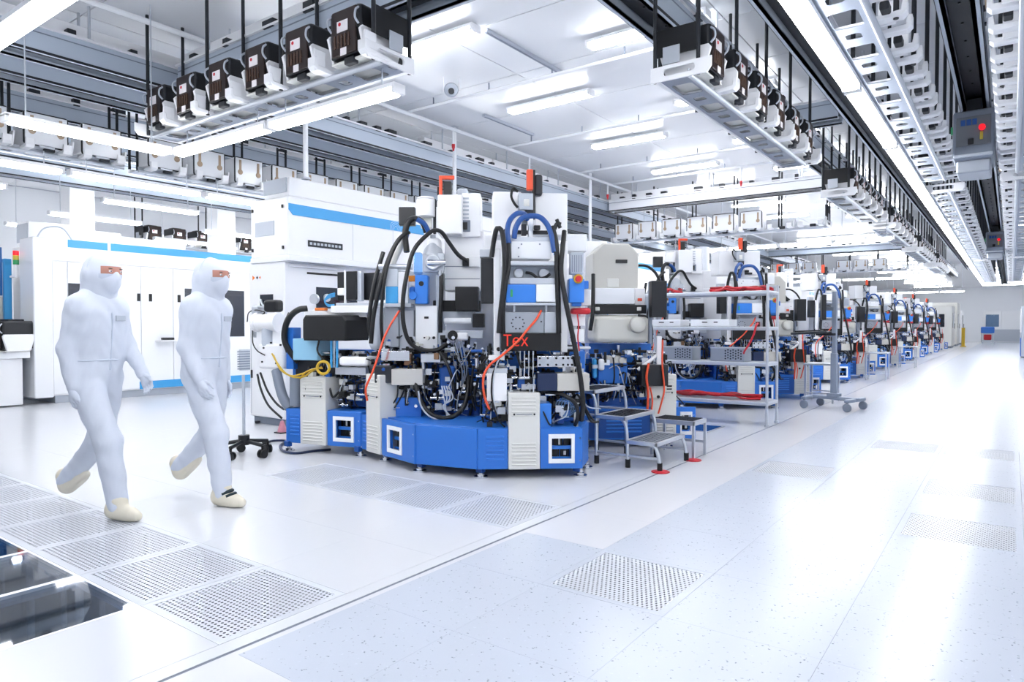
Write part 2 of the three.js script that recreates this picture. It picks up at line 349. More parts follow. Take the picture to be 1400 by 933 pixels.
// hanging pod shelf. local: runs along +x from 0 to L, pods look +z, plate underside at y = 0
const shelfCache = new Map();
function podShelf(pos, turn, cells, cw, label, group, opt = {}) {
  const L = cells * cw, o = thing('hanging_pod_shelf', label, 'shelf', pos, turn, group);
  const holes = []; const r = (x0, x1, y0, y1) => [[x0 + .015, y0], [x1 - .015, y0], [x1, y0 + .015], [x1, y1 - .015], [x1 - .015, y1], [x0 + .015, y1], [x0, y1 - .015], [x0, y0 + .015]].reverse();
  for (let i = 0; i < cells; i++) { holes.push(r(i * cw + cw * 0.28, i * cw + cw * 0.72, 0.04, 0.2)); holes.push(r(i * cw + cw * 0.9, i * cw + cw * 1.06 - (i === cells - 1 ? cw * .1 : 0), 0.07, 0.16)); }
  const plate = extrude([[0, 0], [L, 0], [L, 0.25], [0, 0.25]], 0.004, 0, holes); plate.rotateX(Math.PI / 2); plate.translate(0, 0.004, 0);
  part(o, 'shelf_plate', plate, std(0x98a1b0, 0.4, 0.2));
  part(o, 'back_rail', box(L, 0.055, 0.03, L / 2, 0.02, 0, 0.006), M.white);
  part(o, 'front_tube', [cyl(0.02, L, L / 2, -0.004, 0.25, 'x', 12), bar(L, 0.04, 0.012, L / 2, 0.025, 0.238)], M.alu);
  for (let i = 0; i <= cells; i++) if (i < cells) {
    const cx = (i + 0.5) * cw, gs = [];
    for (const s of opt.full ? [1] : [-1, 1]) {
      const a = extrude([[0.2, 0.006], [0.395, 0.006], [0.42, 0.03], [0.42, 0.095], [0.395, 0.1], [0.385, 0.045], [0.2, 0.03]], 0.07, 0.005);
      a.rotateY(-Math.PI / 2); a.translate(cx + (opt.full ? cw * 0.47 : s * 0.17) + 0.035, 0, 0);
      gs.push(a); gs.push(box(0.075, 0.016, 0.2, cx + s * 0.17, 0.016, 0.13, 0.004));
    }
    gs.push(box(0.02, 0.15, 0.1, cx + cw * (opt.full ? 0.49 : 0.45), 0.085, opt.full ? 0.36 : 0.3, 0.006, 0, 0, -0.12));
    gs.forEach((q, n) => part(o, n === gs.length - 1 ? 'holder_fin' : n % 2 ? 'holder_pad' : 'pod_holder', q, M.white));
    part(o, 'holder_stop', box(0.1, 0.05, 0.05, cx + 0.03, 0.03, 0.32, 0.01), M.railDark);
  }
  const rods = opt.rods || Math.max(2, Math.ceil(L / 1.2));
  for (let i = 0; i <= rods; i++) for (const z of (opt.rodZ || [-0.03, 0.16])) {
    const x = 0.03 + (L - 0.06) * i / rods;
    part(o, 'hanger_rod', cyl(0.0155, CEIL - SHELF_Y, x, (CEIL - SHELF_Y) / 2, z, 'y', 8), M.railDark);
  }
  if (opt.ends !== false) for (const x of [0, L]) {
    const g = extrude([[-0.05, -0.01], [0.38, -0.01], [0.41, 0.03], [0.41, 0.1], [-0.05, 0.1]], 0.012, 0.002, [roundRect(0.24, 0.05, 0.022, 0.17, 0.05).reverse()]);
    g.rotateY(-Math.PI / 2); g.translate(x + .006, 0, 0);
    part(o, 'end_plate', g, M.white);
    part(o, 'sensor_plate', [box(0.012, 0.13, 0.13, x + (x ? -.02 : .02), 0.18, 0.1, 0.004)], M.alu);
    part(o, 'guard_plate', [box(0.012, 0.2, 0.32, x + (x ? -.032 : .032), 0.28, 0.14, 0.004)], M.black);
  }
  if (opt.braces) for (let i = 0; i < rods; i++) part(o, 'cross_brace', [bar(L / rods, 0.025, 0.025, 0.03 + (L - .06) * (i + 0.5) / rods, CEIL - SHELF_Y - 0.28, -0.03)], M.alu);
  return o;
}
let podProto = null, boxProto = null;
function addPods(shelf, list, cw, white, labelFn, group) {
  shelf.updateMatrixWorld(true);
  for (const i of list) {
    const p = shelf.localToWorld(V((i + 0.5) * cw, white ? 0.032 : 0.03, 0.2));
    let o;
    if (white) { o = boxProto ? copyThing(boxProto, [0, 0, 0], 0) : (boxProto = makeWhitePod('x')); }
    else { o = podProto ? copyThing(podProto, [0, 0, 0], 0) : (podProto = makePod('x')); }
    o.position.copy(p); o.rotation.y = shelf.rotation.y;
    o.userData.label = labelFn(i); o.userData.group = group;
  }
}
const ordinal = ['first', 'second', 'third', 'fourth', 'fifth', 'sixth', 'seventh', 'eighth', 'ninth', 'tenth', 'eleventh', 'twelfth', 'thirteenth', 'fourteenth', 'fifteenth', 'sixteenth', 'seventeenth', 'eighteenth', 'nineteenth', 'twentieth'];
// cross shelf of six black pods above the walkway, pods look +z (towards the walkway)
const shelfCross = podShelf([-6.62, SHELF_Y, -3.5], 0, 6, 0.525, 'hanging overhead shelf carrying six black pods above the white tool', undefined, { rods: 3, rodZ: [-0.04, 0.3], full: true });
addPods(shelfCross, [0, 1, 2, 3, 4, 5], 0.525, false, i => `black wafer pod on the cross shelf, ${ordinal[5 - i]} from its guarded free end`, 'pods on the cross shelf');
// shelf of six pods beside the ceiling lights, pods look +x (towards the aisle)
const shelfAisle = podShelf([-2.13, SHELF_Y, -4.72], Math.PI / 2, 6, 0.565, 'hanging overhead shelf of six black pods between machines and aisle', undefined, { rods: 4, braces: true, rodZ: [-0.03, 0.3], full: true });
addPods(shelfAisle, [0, 1, 2, 3, 4, 5], 0.565, false, i => `black wafer pod on the aisle shelf of six, ${ordinal[i]} from the broad free end plate`, 'pods on the aisle shelf');
const farShelf = [[-10.3, 5], [-14.2, 6], [-19, 6], [-24, 6]];
farShelf.forEach(([z, n], k) => {
  const s = podShelf([-2.13, SHELF_Y, z], Math.PI / 2, n, 0.565, `hanging overhead shelf of black pods along the aisle, ${ordinal[k]} beyond the shelf of six`, 'far aisle shelves', { rods: 5, braces: true, rodZ: [-0.03, 0.3], full: true });
  addPods(s, [...Array(n).keys()], 0.565, false, i => `black wafer pod, number ${i + 1} on the ${ordinal[k]} pod shelf beyond the shelf of six`, 'pods on the far aisle shelves');
});
// empty shelves over the aisle, either side of the dark vehicle rail
[[1.6, 20], [-10.8, 20], [-22.8, 20]].forEach(([z, n], k) => podShelf([-0.93, SHELF_Y, z], Math.PI / 2, n, 0.575, ['long empty overhead pod shelf beside the row of bright lights, near run', 'long empty overhead pod shelf beside the bright lights, beyond the first run', 'far empty overhead pod shelf beside the row of bright lights'][k], undefined, { rods: 13, rodZ: [-0.02, 0.36] }));
[[-9.9, 20], [-21.9, 20], [-33.9, 20]].forEach(([z, n], k) => podShelf([0.28, SHELF_Y, z], -Math.PI / 2, n, 0.575, ['long empty overhead pod shelf on the wall side of the vehicle rail, near run', 'long empty overhead pod shelf on the wall side of the rail, middle run', 'far empty overhead pod shelf on the wall side of the rail'][k], undefined, { rods: 13, rodZ: [-0.02, 0.36] }));
// left shelves of white boxes (backs look +x)
const leftA = podShelf([-8.42, SHELF_Y, -1.55], Math.PI / 2, 4, 0.535, 'hanging shelf of white pod boxes ending before the cross lights', undefined, { rods: 2, ends: false });
addPods(leftA, [0, 1, 2, 3], 0.535, true, i => `white pod box on the short hanging shelf, ${ordinal[3 - i]} from its open end`, 'white boxes on the short left shelf');
const leftB = podShelf([-8.42, SHELF_Y, -3.85], Math.PI / 2, 10, 0.545, 'long hanging shelf of white pod boxes behind the white tool', undefined, { rods: 8, ends: false });
addPods(leftB, [0, 1, 2, 3, 4, 5, 6, 7, 8, 9], 0.545, true, i => `white pod box on the long shelf behind the white tool, ${ordinal[i]} of ten`, 'white boxes on the long left shelf');
// far cross shelves of white boxes
[[-13.4, 8, [0, 1, 2, 3, 4, 5]], [-25, 8, [0, 1, 2, 4, 5, 6]]].forEach(([z, n, list], k) => {
  const s = podShelf([-6.9, SHELF_Y - 0.02, z], 0, n, 0.53, ['far hanging cross shelf of white pod boxes above the machines', 'farthest hanging cross shelf of white pod boxes'][k], undefined, { rods: 5 });
  addPods(s, list, 0.53, true, i => `white pod box on the ${['far', 'farthest'][k]} cross shelf, ${ordinal[i]} from the white tools`, 'white boxes on the far cross shelves');
});

// vehicle rails: grey side beams, dark slotted underside, cable duct on top
const RAIL_Y = 3.56;
function transportRail(pos, turn, L, label, opt = {}) {
  const o = thing('transport_rail', label, 'rail', pos, turn, opt.group), w = opt.width || 0.3;
  for (const s of [-1, 1]) {
    const g = extrude([[0, 0], [0.055, 0], [0.055, 0.03], [0.03, 0.03], [0.03, 0.18], [0.07, 0.19], [0.07, 0.22], [0, 0.22]], L, 0.003);
    g.rotateY(Math.PI / 2); if (s > 0) g.scale(1, 1, 1); else g.applyMatrix4(new THREE.Matrix4().makeScale(1, 1, -1));
    if (s < 0) { const p = g.attributes.position; for (let i = 0; i < p.count; i += 3) for (const at of ['position', 'normal', 'uv']) { const a = g.attributes[at], n = a.itemSize; for (let c = 0; c < n; c++) { const t = a.array[(i + 1) * n + c]; a.array[(i + 1) * n + c] = a.array[(i + 2) * n + c]; a.array[(i + 2) * n + c] = t; } } }
    g.translate(0, 0, s * (w / 2));
    part(o, 'side_beam', g, opt.beam || M.railGrey);
    part(o, 'lower_lip', bar(L, 0.022, 0.006, L / 2, 0.012, s * (w / 2 + 0.002)), M.railDark); part(o, 'side_groove', bar(L, 0.01, 0.004, L / 2, 0.172, s * (w / 2 + 0.001)), M.midGrey); part(o, 'top_flange', bar(L, 0.02, 0.03, L / 2, 0.228, s * (w / 2 + 0.012)), M.white);
  }
  part(o, 'dark_channel', [bar(L, 0.05, w - 0.1, L / 2, 0.11, 0)], M.railDark);
  part(o, 'running_strip', [bar(L, 0.012, 0.03, L / 2, 0.006, w / 2 - 0.04), bar(L, 0.012, 0.03, L / 2, 0.006, -w / 2 + 0.04)], M.black);
  const bolts = []; for (let x = 0.2; x < L; x += 0.42) bolts.push(cyl(0.011, 0.012, x, 0.082, 0.0, 'y', 6));
  part(o, 'channel_bolts', bolts, M.black).userData.kind = 'stuff';
  if (opt.duct !== false) {
    const nb = Math.max(1, Math.floor(L / 1.6));
    for (let i = 0; i < nb; i++) { if ((i * 7 + (opt.skip || 0)) % 4 === 3) continue; part(o, 'cable_duct', box(L / nb - 0.03, 0.12, 0.14, (i + 0.5) * L / nb, 0.3, 0.03, 0.006), M.white); }
    const clips = []; seed(Math.floor(L * 100) + (opt.skip || 0));
    for (let x = 0.3; x < L; x += rnd(0.25, 0.7)) clips.push(box(rnd(0.05, 0.16), rnd(0.04, 0.09), 0.09, x, 0.25, (opt.side || 1) * (w / 2 - 0.02), 0.004));
    if (clips.length) part(o, 'rail_clips', clips, M.darkGrey).userData.kind = 'stuff';
  }
  for (let x = 0.5; x < L; x += 1.6) part(o, 'rail_hanger', [cyl(0.012, CEIL - RAIL_Y - 0.2, x, (CEIL - RAIL_Y + 0.2) / 2, -w / 2 + 0.04, 'y', 6), bar(0.05, 0.035, w, x, 0.235, 0), cyl(0.012, CEIL - RAIL_Y - 0.2, x, (CEIL - RAIL_Y + 0.2) / 2, w / 2 - 0.04, 'y', 6)], M.alu);
  return o;
}
transportRail([-6.74, RAIL_Y, -3.72], 0, 4.18, 'grey transport rail crossing above the shelf of six pods', { skip: 1 });
transportRail([-6.95, RAIL_Y, 2.5], Math.PI / 2, 34, 'grey transport rail with white ducts along the ceiling edge over the white tools', { skip: 0 });
transportRail([-7.72, RAIL_Y, 2.5], Math.PI / 2, 34, 'grey transport rail next to the one over the white tools', { skip: 2, duct: false });
transportRail([-9.0, RAIL_Y, 2.5], Math.PI / 2, 34, 'grey transport rail behind the hanging white pod boxes', { skip: 3 });
transportRail([-10.1, RAIL_Y, 2.5], Math.PI / 2, 34, 'grey transport rail over the passage before the white cabinets', { skip: 1, duct: false });
transportRail([-11.5, RAIL_Y, 2.5], Math.PI / 2, 34, 'grey transport rail over the fronts of the white cabinets', { skip: 2 });
transportRail([-12.8, RAIL_Y, 2.5], Math.PI / 2, 34, 'grey transport rail above the roofs of the white cabinets', { skip: 0 });
transportRail([-2.36, RAIL_Y + 0.06, -1.0], Math.PI / 2, 40, 'dark slotted transport rail running above the pods of the aisle shelf', { skip: 2 });
transportRail([-1.42, RAIL_Y, -4.4], Math.PI / 2, 30, 'grey transport rail between aisle shelf and row of bright lights', { skip: 1 });
transportRail([-0.345, RAIL_Y - 0.04, 2.5], Math.PI / 2, 50, 'broad dark transport rail with hanging vehicles over the aisle', { skip: 3, width: 0.26 });
transportRail([-6.74, RAIL_Y, -12.75], 0, 4.18, 'white transport rail crossing far behind above the machines', { skip: 0, beam: M.white });
transportRail([-6.74, RAIL_Y, -24.2], 0, 4.18, 'farther transport rail crossing above the distant machines', { skip: 0 });
transportRail([-2.17, RAIL_Y - 0.02, -8.55], 0, 0.56, 'short grey transport rail joining the aisle rails', { duct: false });
// rail side duct along the broad dark rail
{
  const o = thing('cable_trunking', 'grey trunking with small junction boxes beside the broad dark rail', 'trunking', [-0.164, RAIL_Y - 0.06, 2.5]);
  part(o, 'trunking_body', bar(0.036, 0.16, 46, 0, 0.1, -23), M.lightGrey);
  for (let i = 0; i < 60; i++) part(o, 'junction_box', box(0.036, 0.05, 0.16, 0.0, 0.0, -0.6 - i * 0.46, 0.004), i % 7 === 3 ? M.tanMark : M.alu);
  for (let i = 0; i < 60; i++) part(o, 'clip', box(0.012, 0.03, 0.05, 0.014, 0.03, -0.4 - i * 0.46, 0.003), M.railDark);
  for (let i = 0; i < 14; i++) part(o, 'hanger', cyl(0.01, CEIL - RAIL_Y - 0.08, 0, (CEIL - RAIL_Y - .08) / 2 + .18, -1 - i * 3.3, 'y', 6), M.alu);
}
// rail vehicles
function railVehicle(pos, label) {
  const o = thing('rail_vehicle', label, 'rail vehicle', pos);
  part(o, 'body', [box(0.36, 0.5, 0.7, 0, -0.25, 0, 0.025)], M.midGrey);
  part(o, 'front_panel', [box(0.3, 0.3, 0.012, 0, -0.22, 0.352, 0.005)], std(0x6a6f78, 0.4));
  part(o, 'gripper_housing', [box(0.3, 0.14, 0.5, 0, -0.56, 0, 0.02)], M.steelDull);
  part(o, 'bumper', [box(0.34, 0.03, 0.04, 0, -0.47, 0.36, 0.01)], M.lightGrey);
  for (let i = 0; i < 3; i++) part(o, 'blue_mark', bar(0.04, 0.06, 0.004, -0.09 + i * 0.05, -0.13, 0.361), M.hoseBlue);
  part(o, 'signal_lamp', cyl(0.03, 0.05, 0.075, -0.2, 0.372, 'z', 12), M.lampRed);
  part(o, 'signal_lens', [box(0.028, 0.08, 0.02, 0.07, -0.28, 0.365, 0.005)], M.lampYellow);
  part(o, 'service_plug', [box(0.05, 0.06, 0.02, -0.02, -0.33, 0.362, 0.005)], M.charcoal);
  part(o, 'side_lamp', [box(0.02, 0.08, 0.04, -0.19, -0.18, 0.28, 0.005)], M.lampGreen);
  part(o, 'trolley', [box(0.14, 0.16, 0.5, 0, 0.06, 0, 0.01)], M.darkGrey);
  return o;
}
railVehicle([-0.345, 3.44, -8.9], 'grey rail vehicle with red signal lamp hanging nearest along the dark rail');
railVehicle([-0.345, 3.44, -20.2], 'grey rail vehicle hanging farther along the dark rail, beyond another vehicle');
// ceiling pipes, sprinkler drops, speaker
function whitePipe(pts, r, label) { const o = thing('white_pipe', label, 'pipe'); const gs = []; for (let i = 0; i < pts.length - 1; i++) gs.push(stick(pts[i], pts[i + 1], r, 10)); part(o, 'pipe_run', gs, M.whiteGloss); return o; }
const PY = CEIL - 0.12;
const pipeMain = whitePipe([[-6.45, PY, -2], [-6.45, PY, -24]], 0.028, 'white pipe running along the ceiling edge beside the white duct');
for (const [z, nm] of [[-6.5, 'near the wall speaker'], [-8.7, 'over the middle of the machine bay'], [-10.9, 'over the far part of the machine bay'], [-12.2, 'before the far crossing rail']]) {
  const p = whitePipe([[-6.45, PY + 0.02, z], [-2.55, PY + 0.02, z]], 0.02, 'thin white pipe crossing the ceiling ' + nm);
  const cl = []; for (let x = -6; x < -2.6; x += 0.9) cl.push(bar(0.012, 0.1, 0.012, x, PY + 0.07, z)); part(p, 'pipe_clips', cl, M.midGrey);
}
for (const [x, z, b, nm] of [[-6.45, -7.4, 3.72, 'nearest the cross shelf'], [-6.45, -9.3, 3.7, 'between two white poles'], [-6.45, -12.0, 3.72, 'beside the far crossing rail'], [-3.9, -12.2, 3.7, 'in front of the far white boxes']]) {
  const o = thing('sprinkler_drop', 'white sprinkler drop with red head ' + nm, 'sprinkler', [x, b, z]);
  part(o, 'drop_pipe', stick([0, 0.06, 0], [0, PY - b, 0], 0.017), M.whiteGloss);
  part(o, 'red_head', [cyl(0.024, 0.05, 0, 0.045, 0), cyl(0.012, 0.05, 0, 0.0, 0, 'y', 10, 0.02)], M.red);
}
for (const [x, z, b, nm] of [[-6.62, -7.62, 2.4, 'rising behind the orange handled station'], [-6.5, -11.4, 1.6, 'rising behind the cream covered station'], [-6.62, -5.0, 2.9, 'rising from the roof of the white tool']]) {
  const o = thing('white_pole', 'white vertical pole ' + nm, 'pole', [x, b, z]);
  part(o, 'pole', stick([0, 0, 0], [0, CEIL - b, 0], 0.03, 12), M.whiteGloss); part(o, 'flange', cyl(0.06, 0.02, 0, CEIL - b - 0.01, 0), M.alu); part(o, 'foot_flange', cyl(0.055, 0.02, 0, 0.01, 0), M.alu);
}
{
  const p = onPlane(617, 125, 'y', 3.95), o = thing('ceiling_speaker', 'small round grey speaker bracketed to the ceiling', 'speaker', [p.x, 3.95, p.z], 0.7);
  part(o, 'cone', lathe([[0.0, -0.04], [0.05, -0.04], [0.085, 0.05], [0.07, 0.05], [0.035, 0.0], [0, 0]], 0, 0, 0, 'z'), M.lightGrey);
  part(o, 'driver', cyl(0.035, 0.02, 0, 0, 0.01, 'z'), M.darkGrey);
  part(o, 'bracket', [stick([-0.09, 0, 0], [-0.09, CEIL - 3.95, 0], 0.008), stick([0.09, 0, 0], [0.09, CEIL - 3.95, 0], 0.008), stick([-.09, 0, 0], [.09, 0, 0], 0.008)], M.white);
}
// glossy ceiling beams seen as dark-edged joints over the bay
for (const [x, z, len, nm] of [[-4.2, -6.0, 1.4, 'nearest the cross shelf'], [-3.0, -8.6, 1.2, 'beside the aisle shelf'], [-5.9, -8.0, 1.2, 'over the white tool edge']]) {
  const o = thing('ceiling_channel', 'short grey channel fixed along the ceiling ' + nm, 'channel', [x, CEIL, z]);
  part(o, 'channel_profile', box(0.05, 0.035, len, 0, -0.018, 0, 0.004), M.lightGrey); part(o, 'channel_slot', bar(0.02, 0.006, len - 0.04, 0, -0.037, 0), M.midGrey);
}
// ================================================================ blue-based process machines
function stationFrame(parent, ox, oz, az, name) {
  const grp = new THREE.Group(); grp.name = name; parent.add(grp);
  grp.position.set(ox - parent.position.x, 0, oz - parent.position.z); grp.rotation.y = az;
  const o = V(ox, 0, oz), n = V(Math.sin(az), 0, Math.cos(az)), u = V(Math.cos(az), 0, -Math.sin(az));
  const L = (px, py, d) => { const q = ray(px, py), t = o.clone().addScaledVector(n, -d).sub(EYE).dot(n) / q.dot(n); const p = EYE.clone().addScaledVector(q, t), r = p.clone().sub(o); return V(r.dot(u), p.y, r.dot(n)); };
  const g = (x0, y0, x1, y1, d, t, r = 0.006) => {
    const xm = (x0 + x1) / 2, ym = (y0 + y1) / 2, a = L(x0, ym, d), b = L(x1, ym, d), c = L(xm, y0, d), e = L(xm, y1, d);
    return box(Math.abs(b.x - a.x), Math.abs(c.y - e.y), t, (a.x + b.x) / 2, (c.y + e.y) / 2, -d - t / 2, r);
  };
  const B = (name, mat, x0, y0, x1, y1, d, t, r, label) => part(grp, name, g(x0, y0, x1, y1, d, t, r), mat, label);
  const Tb = (name, mat, pts, r, label) => part(grp, name, tube(pts.map(p => L(p[0], p[1], p[2])), r), mat, label);
  return { grp, L, g, B, T: Tb, az };
}
// joined small fittings too fine to pick apart: valves, blocks, elbows, thin lines
function clutter(grp, b, n, sd, thin = 14) {
  seed(sd); const sets = { c: [], k: [], a: [], b: [], w: [] };
  for (let i = 0; i < n * 2.2; i++) {
    const x = rnd(b[0], b[1]), y = rnd(b[2], b[3]), z = rnd(b[4], b[5]), q = rnd(), s = rnd(0.5, 1);
    const key = q < 0.34 ? 'c' : q < 0.74 ? 'k' : q < 0.85 ? 'a' : q < 0.93 ? 'b' : 'w', k = rnd();
    if (k < 0.4) sets[key].push(cyl(0.004 + 0.013 * s, 0.03 + 0.1 * s, x, y, z, ['x', 'y', 'z'][rnd() * 3 | 0], 8));
    else if (k < 0.75) sets[key].push(bar(0.015 + 0.05 * s, 0.015 + 0.04 * s, 0.015 + 0.04 * s, x, y, z));
    else { sets[key].push(cyl(0.02 * s + 0.006, 0.02, x, y, z, 'x', 10)); sets[key].push(cyl(0.008, 0.1, x, y, z, 'x', 6)); }
  }
  const mats = { c: M.chrome, k: M.blackMatt, a: M.alu, b: M.blueDeep, w: M.offwhite }, nm = { c: 'chrome_fittings', k: 'dark_fittings', a: 'aluminium_fittings', b: 'blue_fittings', w: 'pale_fittings' };
  for (const k in sets) if (sets[k].length) part(grp, nm[k], sets[k], mats[k]).userData.kind = 'stuff';
  const lines = [], wires = [];
  for (let i = 0; i < thin * 1.7; i++) {
    const x = rnd(b[0], b[1]), y = rnd(b[2] + 0.1, b[3]), z = rnd(b[4], b[5]), x2 = x + rnd(-0.2, 0.2), y2 = b[2] + rnd(-0.05, 0.15);
    (i % 3 ? wires : lines).push(tube([[x, y, z], [x + (x2 - x) * 0.2 + rnd(-.04, .04), y + 0.03, z + rnd(0, 0.06)], [(x + x2) / 2 + rnd(-.05, .05), (y + y2) / 2 - 0.05, z + rnd(0.0, 0.1)], [x2, y2, z + rnd(-0.04, 0.04)]], i % 3 ? rnd(0.005, 0.011) : 0.005, 5, 5));
  }
  if (wires.length) part(grp, 'black_wires', wires, M.rubber).userData.kind = 'stuff';
  if (lines.length) part(grp, 'clear_lines', lines, M.lightGrey).userData.kind = 'stuff';
}
function louvers(x0, x1, y0, y1, z, n, r = 0.006) { const gs = []; for (let i = 0; i < n; i++) { const y = y0 + (y1 - y0) * (i + 0.5) / n; gs.push(box(x1 - x0, (y1 - y0) / n * 0.45, 0.012, (x0 + x1) / 2, y, z, 0.005, 0.35)); } return gs; }
// the part of a station that stands on the floor: louvred panel, grey tower, framed window panel. local face plane z = 0, face runs x0..x1
function stationBase(S, x0, tA, tB, x1, y0, y1, towerTop, o = {}) {
  const g = S.grp, th = 0.03;
  const lp = part(g, 'louvred_panel', box(tA - x0 - 0.004, y1 - y0, th, (x0 + tA) / 2, (y0 + y1) / 2, -th / 2, 0.006), M.blue, 'blue louvred base panel');
  const lx0 = x0 + (tA - x0) * 0.28, lx1 = tA - (tA - x0) * 0.14; part(lp, 'louvres', louvers(lx0, lx1, y0 + (y1 - y0) * 0.2, y0 + (y1 - y0) * 0.86, 0.002, 6), M.blueBright);
  const tw = part(g, 'service_tower', box(tB - tA, towerTop - y0, 0.32, (tA + tB) / 2, (towerTop + y0) / 2, -0.16 + 0.02, 0.008), M.offwhite, 'off white louvred service tower');
  const w = tB - tA, tl = (a, b, n) => louvers(tA + w * 0.1, tB - w * 0.12, y0 + (towerTop - y0) * a, y0 + (towerTop - y0) * b, 0.0205, n);
  part(tw, 'tower_louvres', [...tl(0.04, 0.36, 7), ...tl(0.68, 0.96, 6)], M.offwhite);
  part(tw, 'latches', [cyl(0.008, 0.008, tA + w * 0.18, y0 + (towerTop - y0) * 0.72, 0.024, 'z', 10), cyl(0.008, 0.008, tB - w * 0.18, y0 + (towerTop - y0) * 0.72, 0.024, 'z', 10)], M.black);
  part(tw, 'handle_bar', bar(w * 0.5, 0.006, 0.006, (tA + tB) / 2, y0 + (towerTop - y0) * 0.72, 0.023), M.midGrey);
  // window panel with an opening
  const wx0 = tB + 0.004, W2 = x1 - wx0, cy = (y0 + y1) / 2 + 0.0, ww = Math.min(W2 * 0.62, 0.235), wh = (y1 - y0) * 0.72, wc = wx0 + W2 * (o.winAt || 0.5);
  const rect = (cx, w, h) => [[cx - w / 2, cy - h / 2], [cx + w / 2, cy - h / 2], [cx + w / 2, cy + h / 2], [cx - w / 2, cy + h / 2]];
  const pg = extrude([[wx0, y0], [x1, y0], [x1, y1], [wx0, y1]], th, 0.004, [rect(wc, ww * 0.8, wh * 0.78).reverse()]); pg.translate(0, 0, -th);
  const wp = part(g, 'window_panel', pg, M.blue, 'blue base panel with a white framed opening');
  const fg = extrude(rect(wc, ww, wh), 0.012, 0.003, [rect(wc, ww * 0.74, wh * 0.7).reverse()]); fg.translate(0, 0, 0.001);
  part(wp, 'white_frame', fg, M.whiteGloss);
  part(wp, 'inner_panel', box(ww * 0.85, wh * 0.85, 0.01, wc, cy, -0.12, 0), M.blue);
  const st = []; seed(91); for (let i = 0; i < 6; i++) st.push(bar(0.012 + 0.01 * (i % 3), wh * 0.3, 0.02, wc - ww * 0.32 + i * ww * 0.125, cy + wh * 0.2, -0.08 - 0.01 * (i % 2)), bar(0.01 + 0.012 * ((i + 1) % 3), wh * 0.28, 0.02, wc - ww * 0.32 + i * ww * 0.125, cy - wh * 0.22, -0.08));
  part(wp, 'inner_fittings', st, M.black); part(wp, 'inner_bar', bar(ww * 0.84, wh * 0.12, 0.02, wc, cy + 0.0, -0.06), M.blueBright); part(wp, 'inner_bar', bar(ww * 0.84, wh * 0.06, 0.02, wc, cy - wh * 0.36, -0.06), M.blueBright);
  part(wp, 'inner_tag', bar(0.02, 0.03, 0.01, wc + ww * 0.16, cy - wh * 0.2, -0.06), M.offwhite); part(wp, 'inner_tag', bar(0.014, 0.05, 0.01, wc - ww * 0.05, cy + wh * 0.2, -0.06), M.offwhite);
  for (const sy of [0.2, 0.75]) part(g, 'panel_screw', cyl(0.007, 0.004, x1 - 0.02, y0 + (y1 - y0) * sy, 0.002, 'z', 8), M.alu);
}
function foot(parent, x, z, h = 0.08) { part(parent, 'levelling_foot', [cyl(0.055, 0.014, x, 0.007, z, 'y', 14), cyl(0.03, 0.02, x, 0.022, z, 'y', 12), cyl(0.017, h, x, h / 2 + 0.012, z, 'y', 10), cyl(0.026, 0.016, x, h - 0.01, z, 'y', 6)], M.chrome); }

function deckPolygon(m, pts, y0, y1, skip = [], inner = 0.88) {
  const P = pts.map(p => [p[0] - m.position.x, p[1] - m.position.z]);
  const cx = P.reduce((s, p) => s + p[0], 0) / P.length, cz = P.reduce((s, p) => s + p[1], 0) / P.length;
  const inset = P.map(p => [cx + (p[0] - cx) * 0.97, cz + (p[1] - cz) * 0.97]);
  const top = extrude(inset.map(p => [p[0], -p[1]]), 0.025, 0.004); top.rotateX(-Math.PI / 2); top.translate(0, y1 - 0.025, 0); part(m, 'deck', top, M.blue);
  const low = extrude(P.map(p => [cx + (p[0] - cx) * inner, -(cz + (p[1] - cz) * inner)]), y1 - y0 - 0.05, 0); low.rotateX(-Math.PI / 2); low.translate(0, y0 + 0.02, 0); part(m, 'inner_chassis', low, M.blueDeep);
  P.forEach((p, i) => {
    const q = P[(i + 1) % P.length], dx = q[0] - p[0], dz = q[1] - p[1], len = Math.hypot(dx, dz), ang = Math.atan2(-dz, dx);
    if (!skip.includes(i)) { const b = box(len - 0.006, y1 - y0, 0.03, 0, (y0 + y1) / 2, -0.015, 0.006); b.rotateY(ang); b.translate((p[0] + q[0]) / 2, 0, (p[1] + q[1]) / 2); part(m, 'base_panel', b, M.blue); }
    foot(m, cx + (p[0] - cx) * 0.955, cz + (p[1] - cz) * 0.955, y0 + 0.02);
    const br = box(0.06, 0.05, 0.05, cx + (p[0] - cx) * 0.93, y0 - 0.01, cz + (p[1] - cz) * 0.93 + 0.03, 0.004); part(m, 'foot_bracket', br, M.blueDeep);
  });
}
const font = await new FontLoader().loadAsync('fonts/droid/droid_sans_regular.typeface.json');

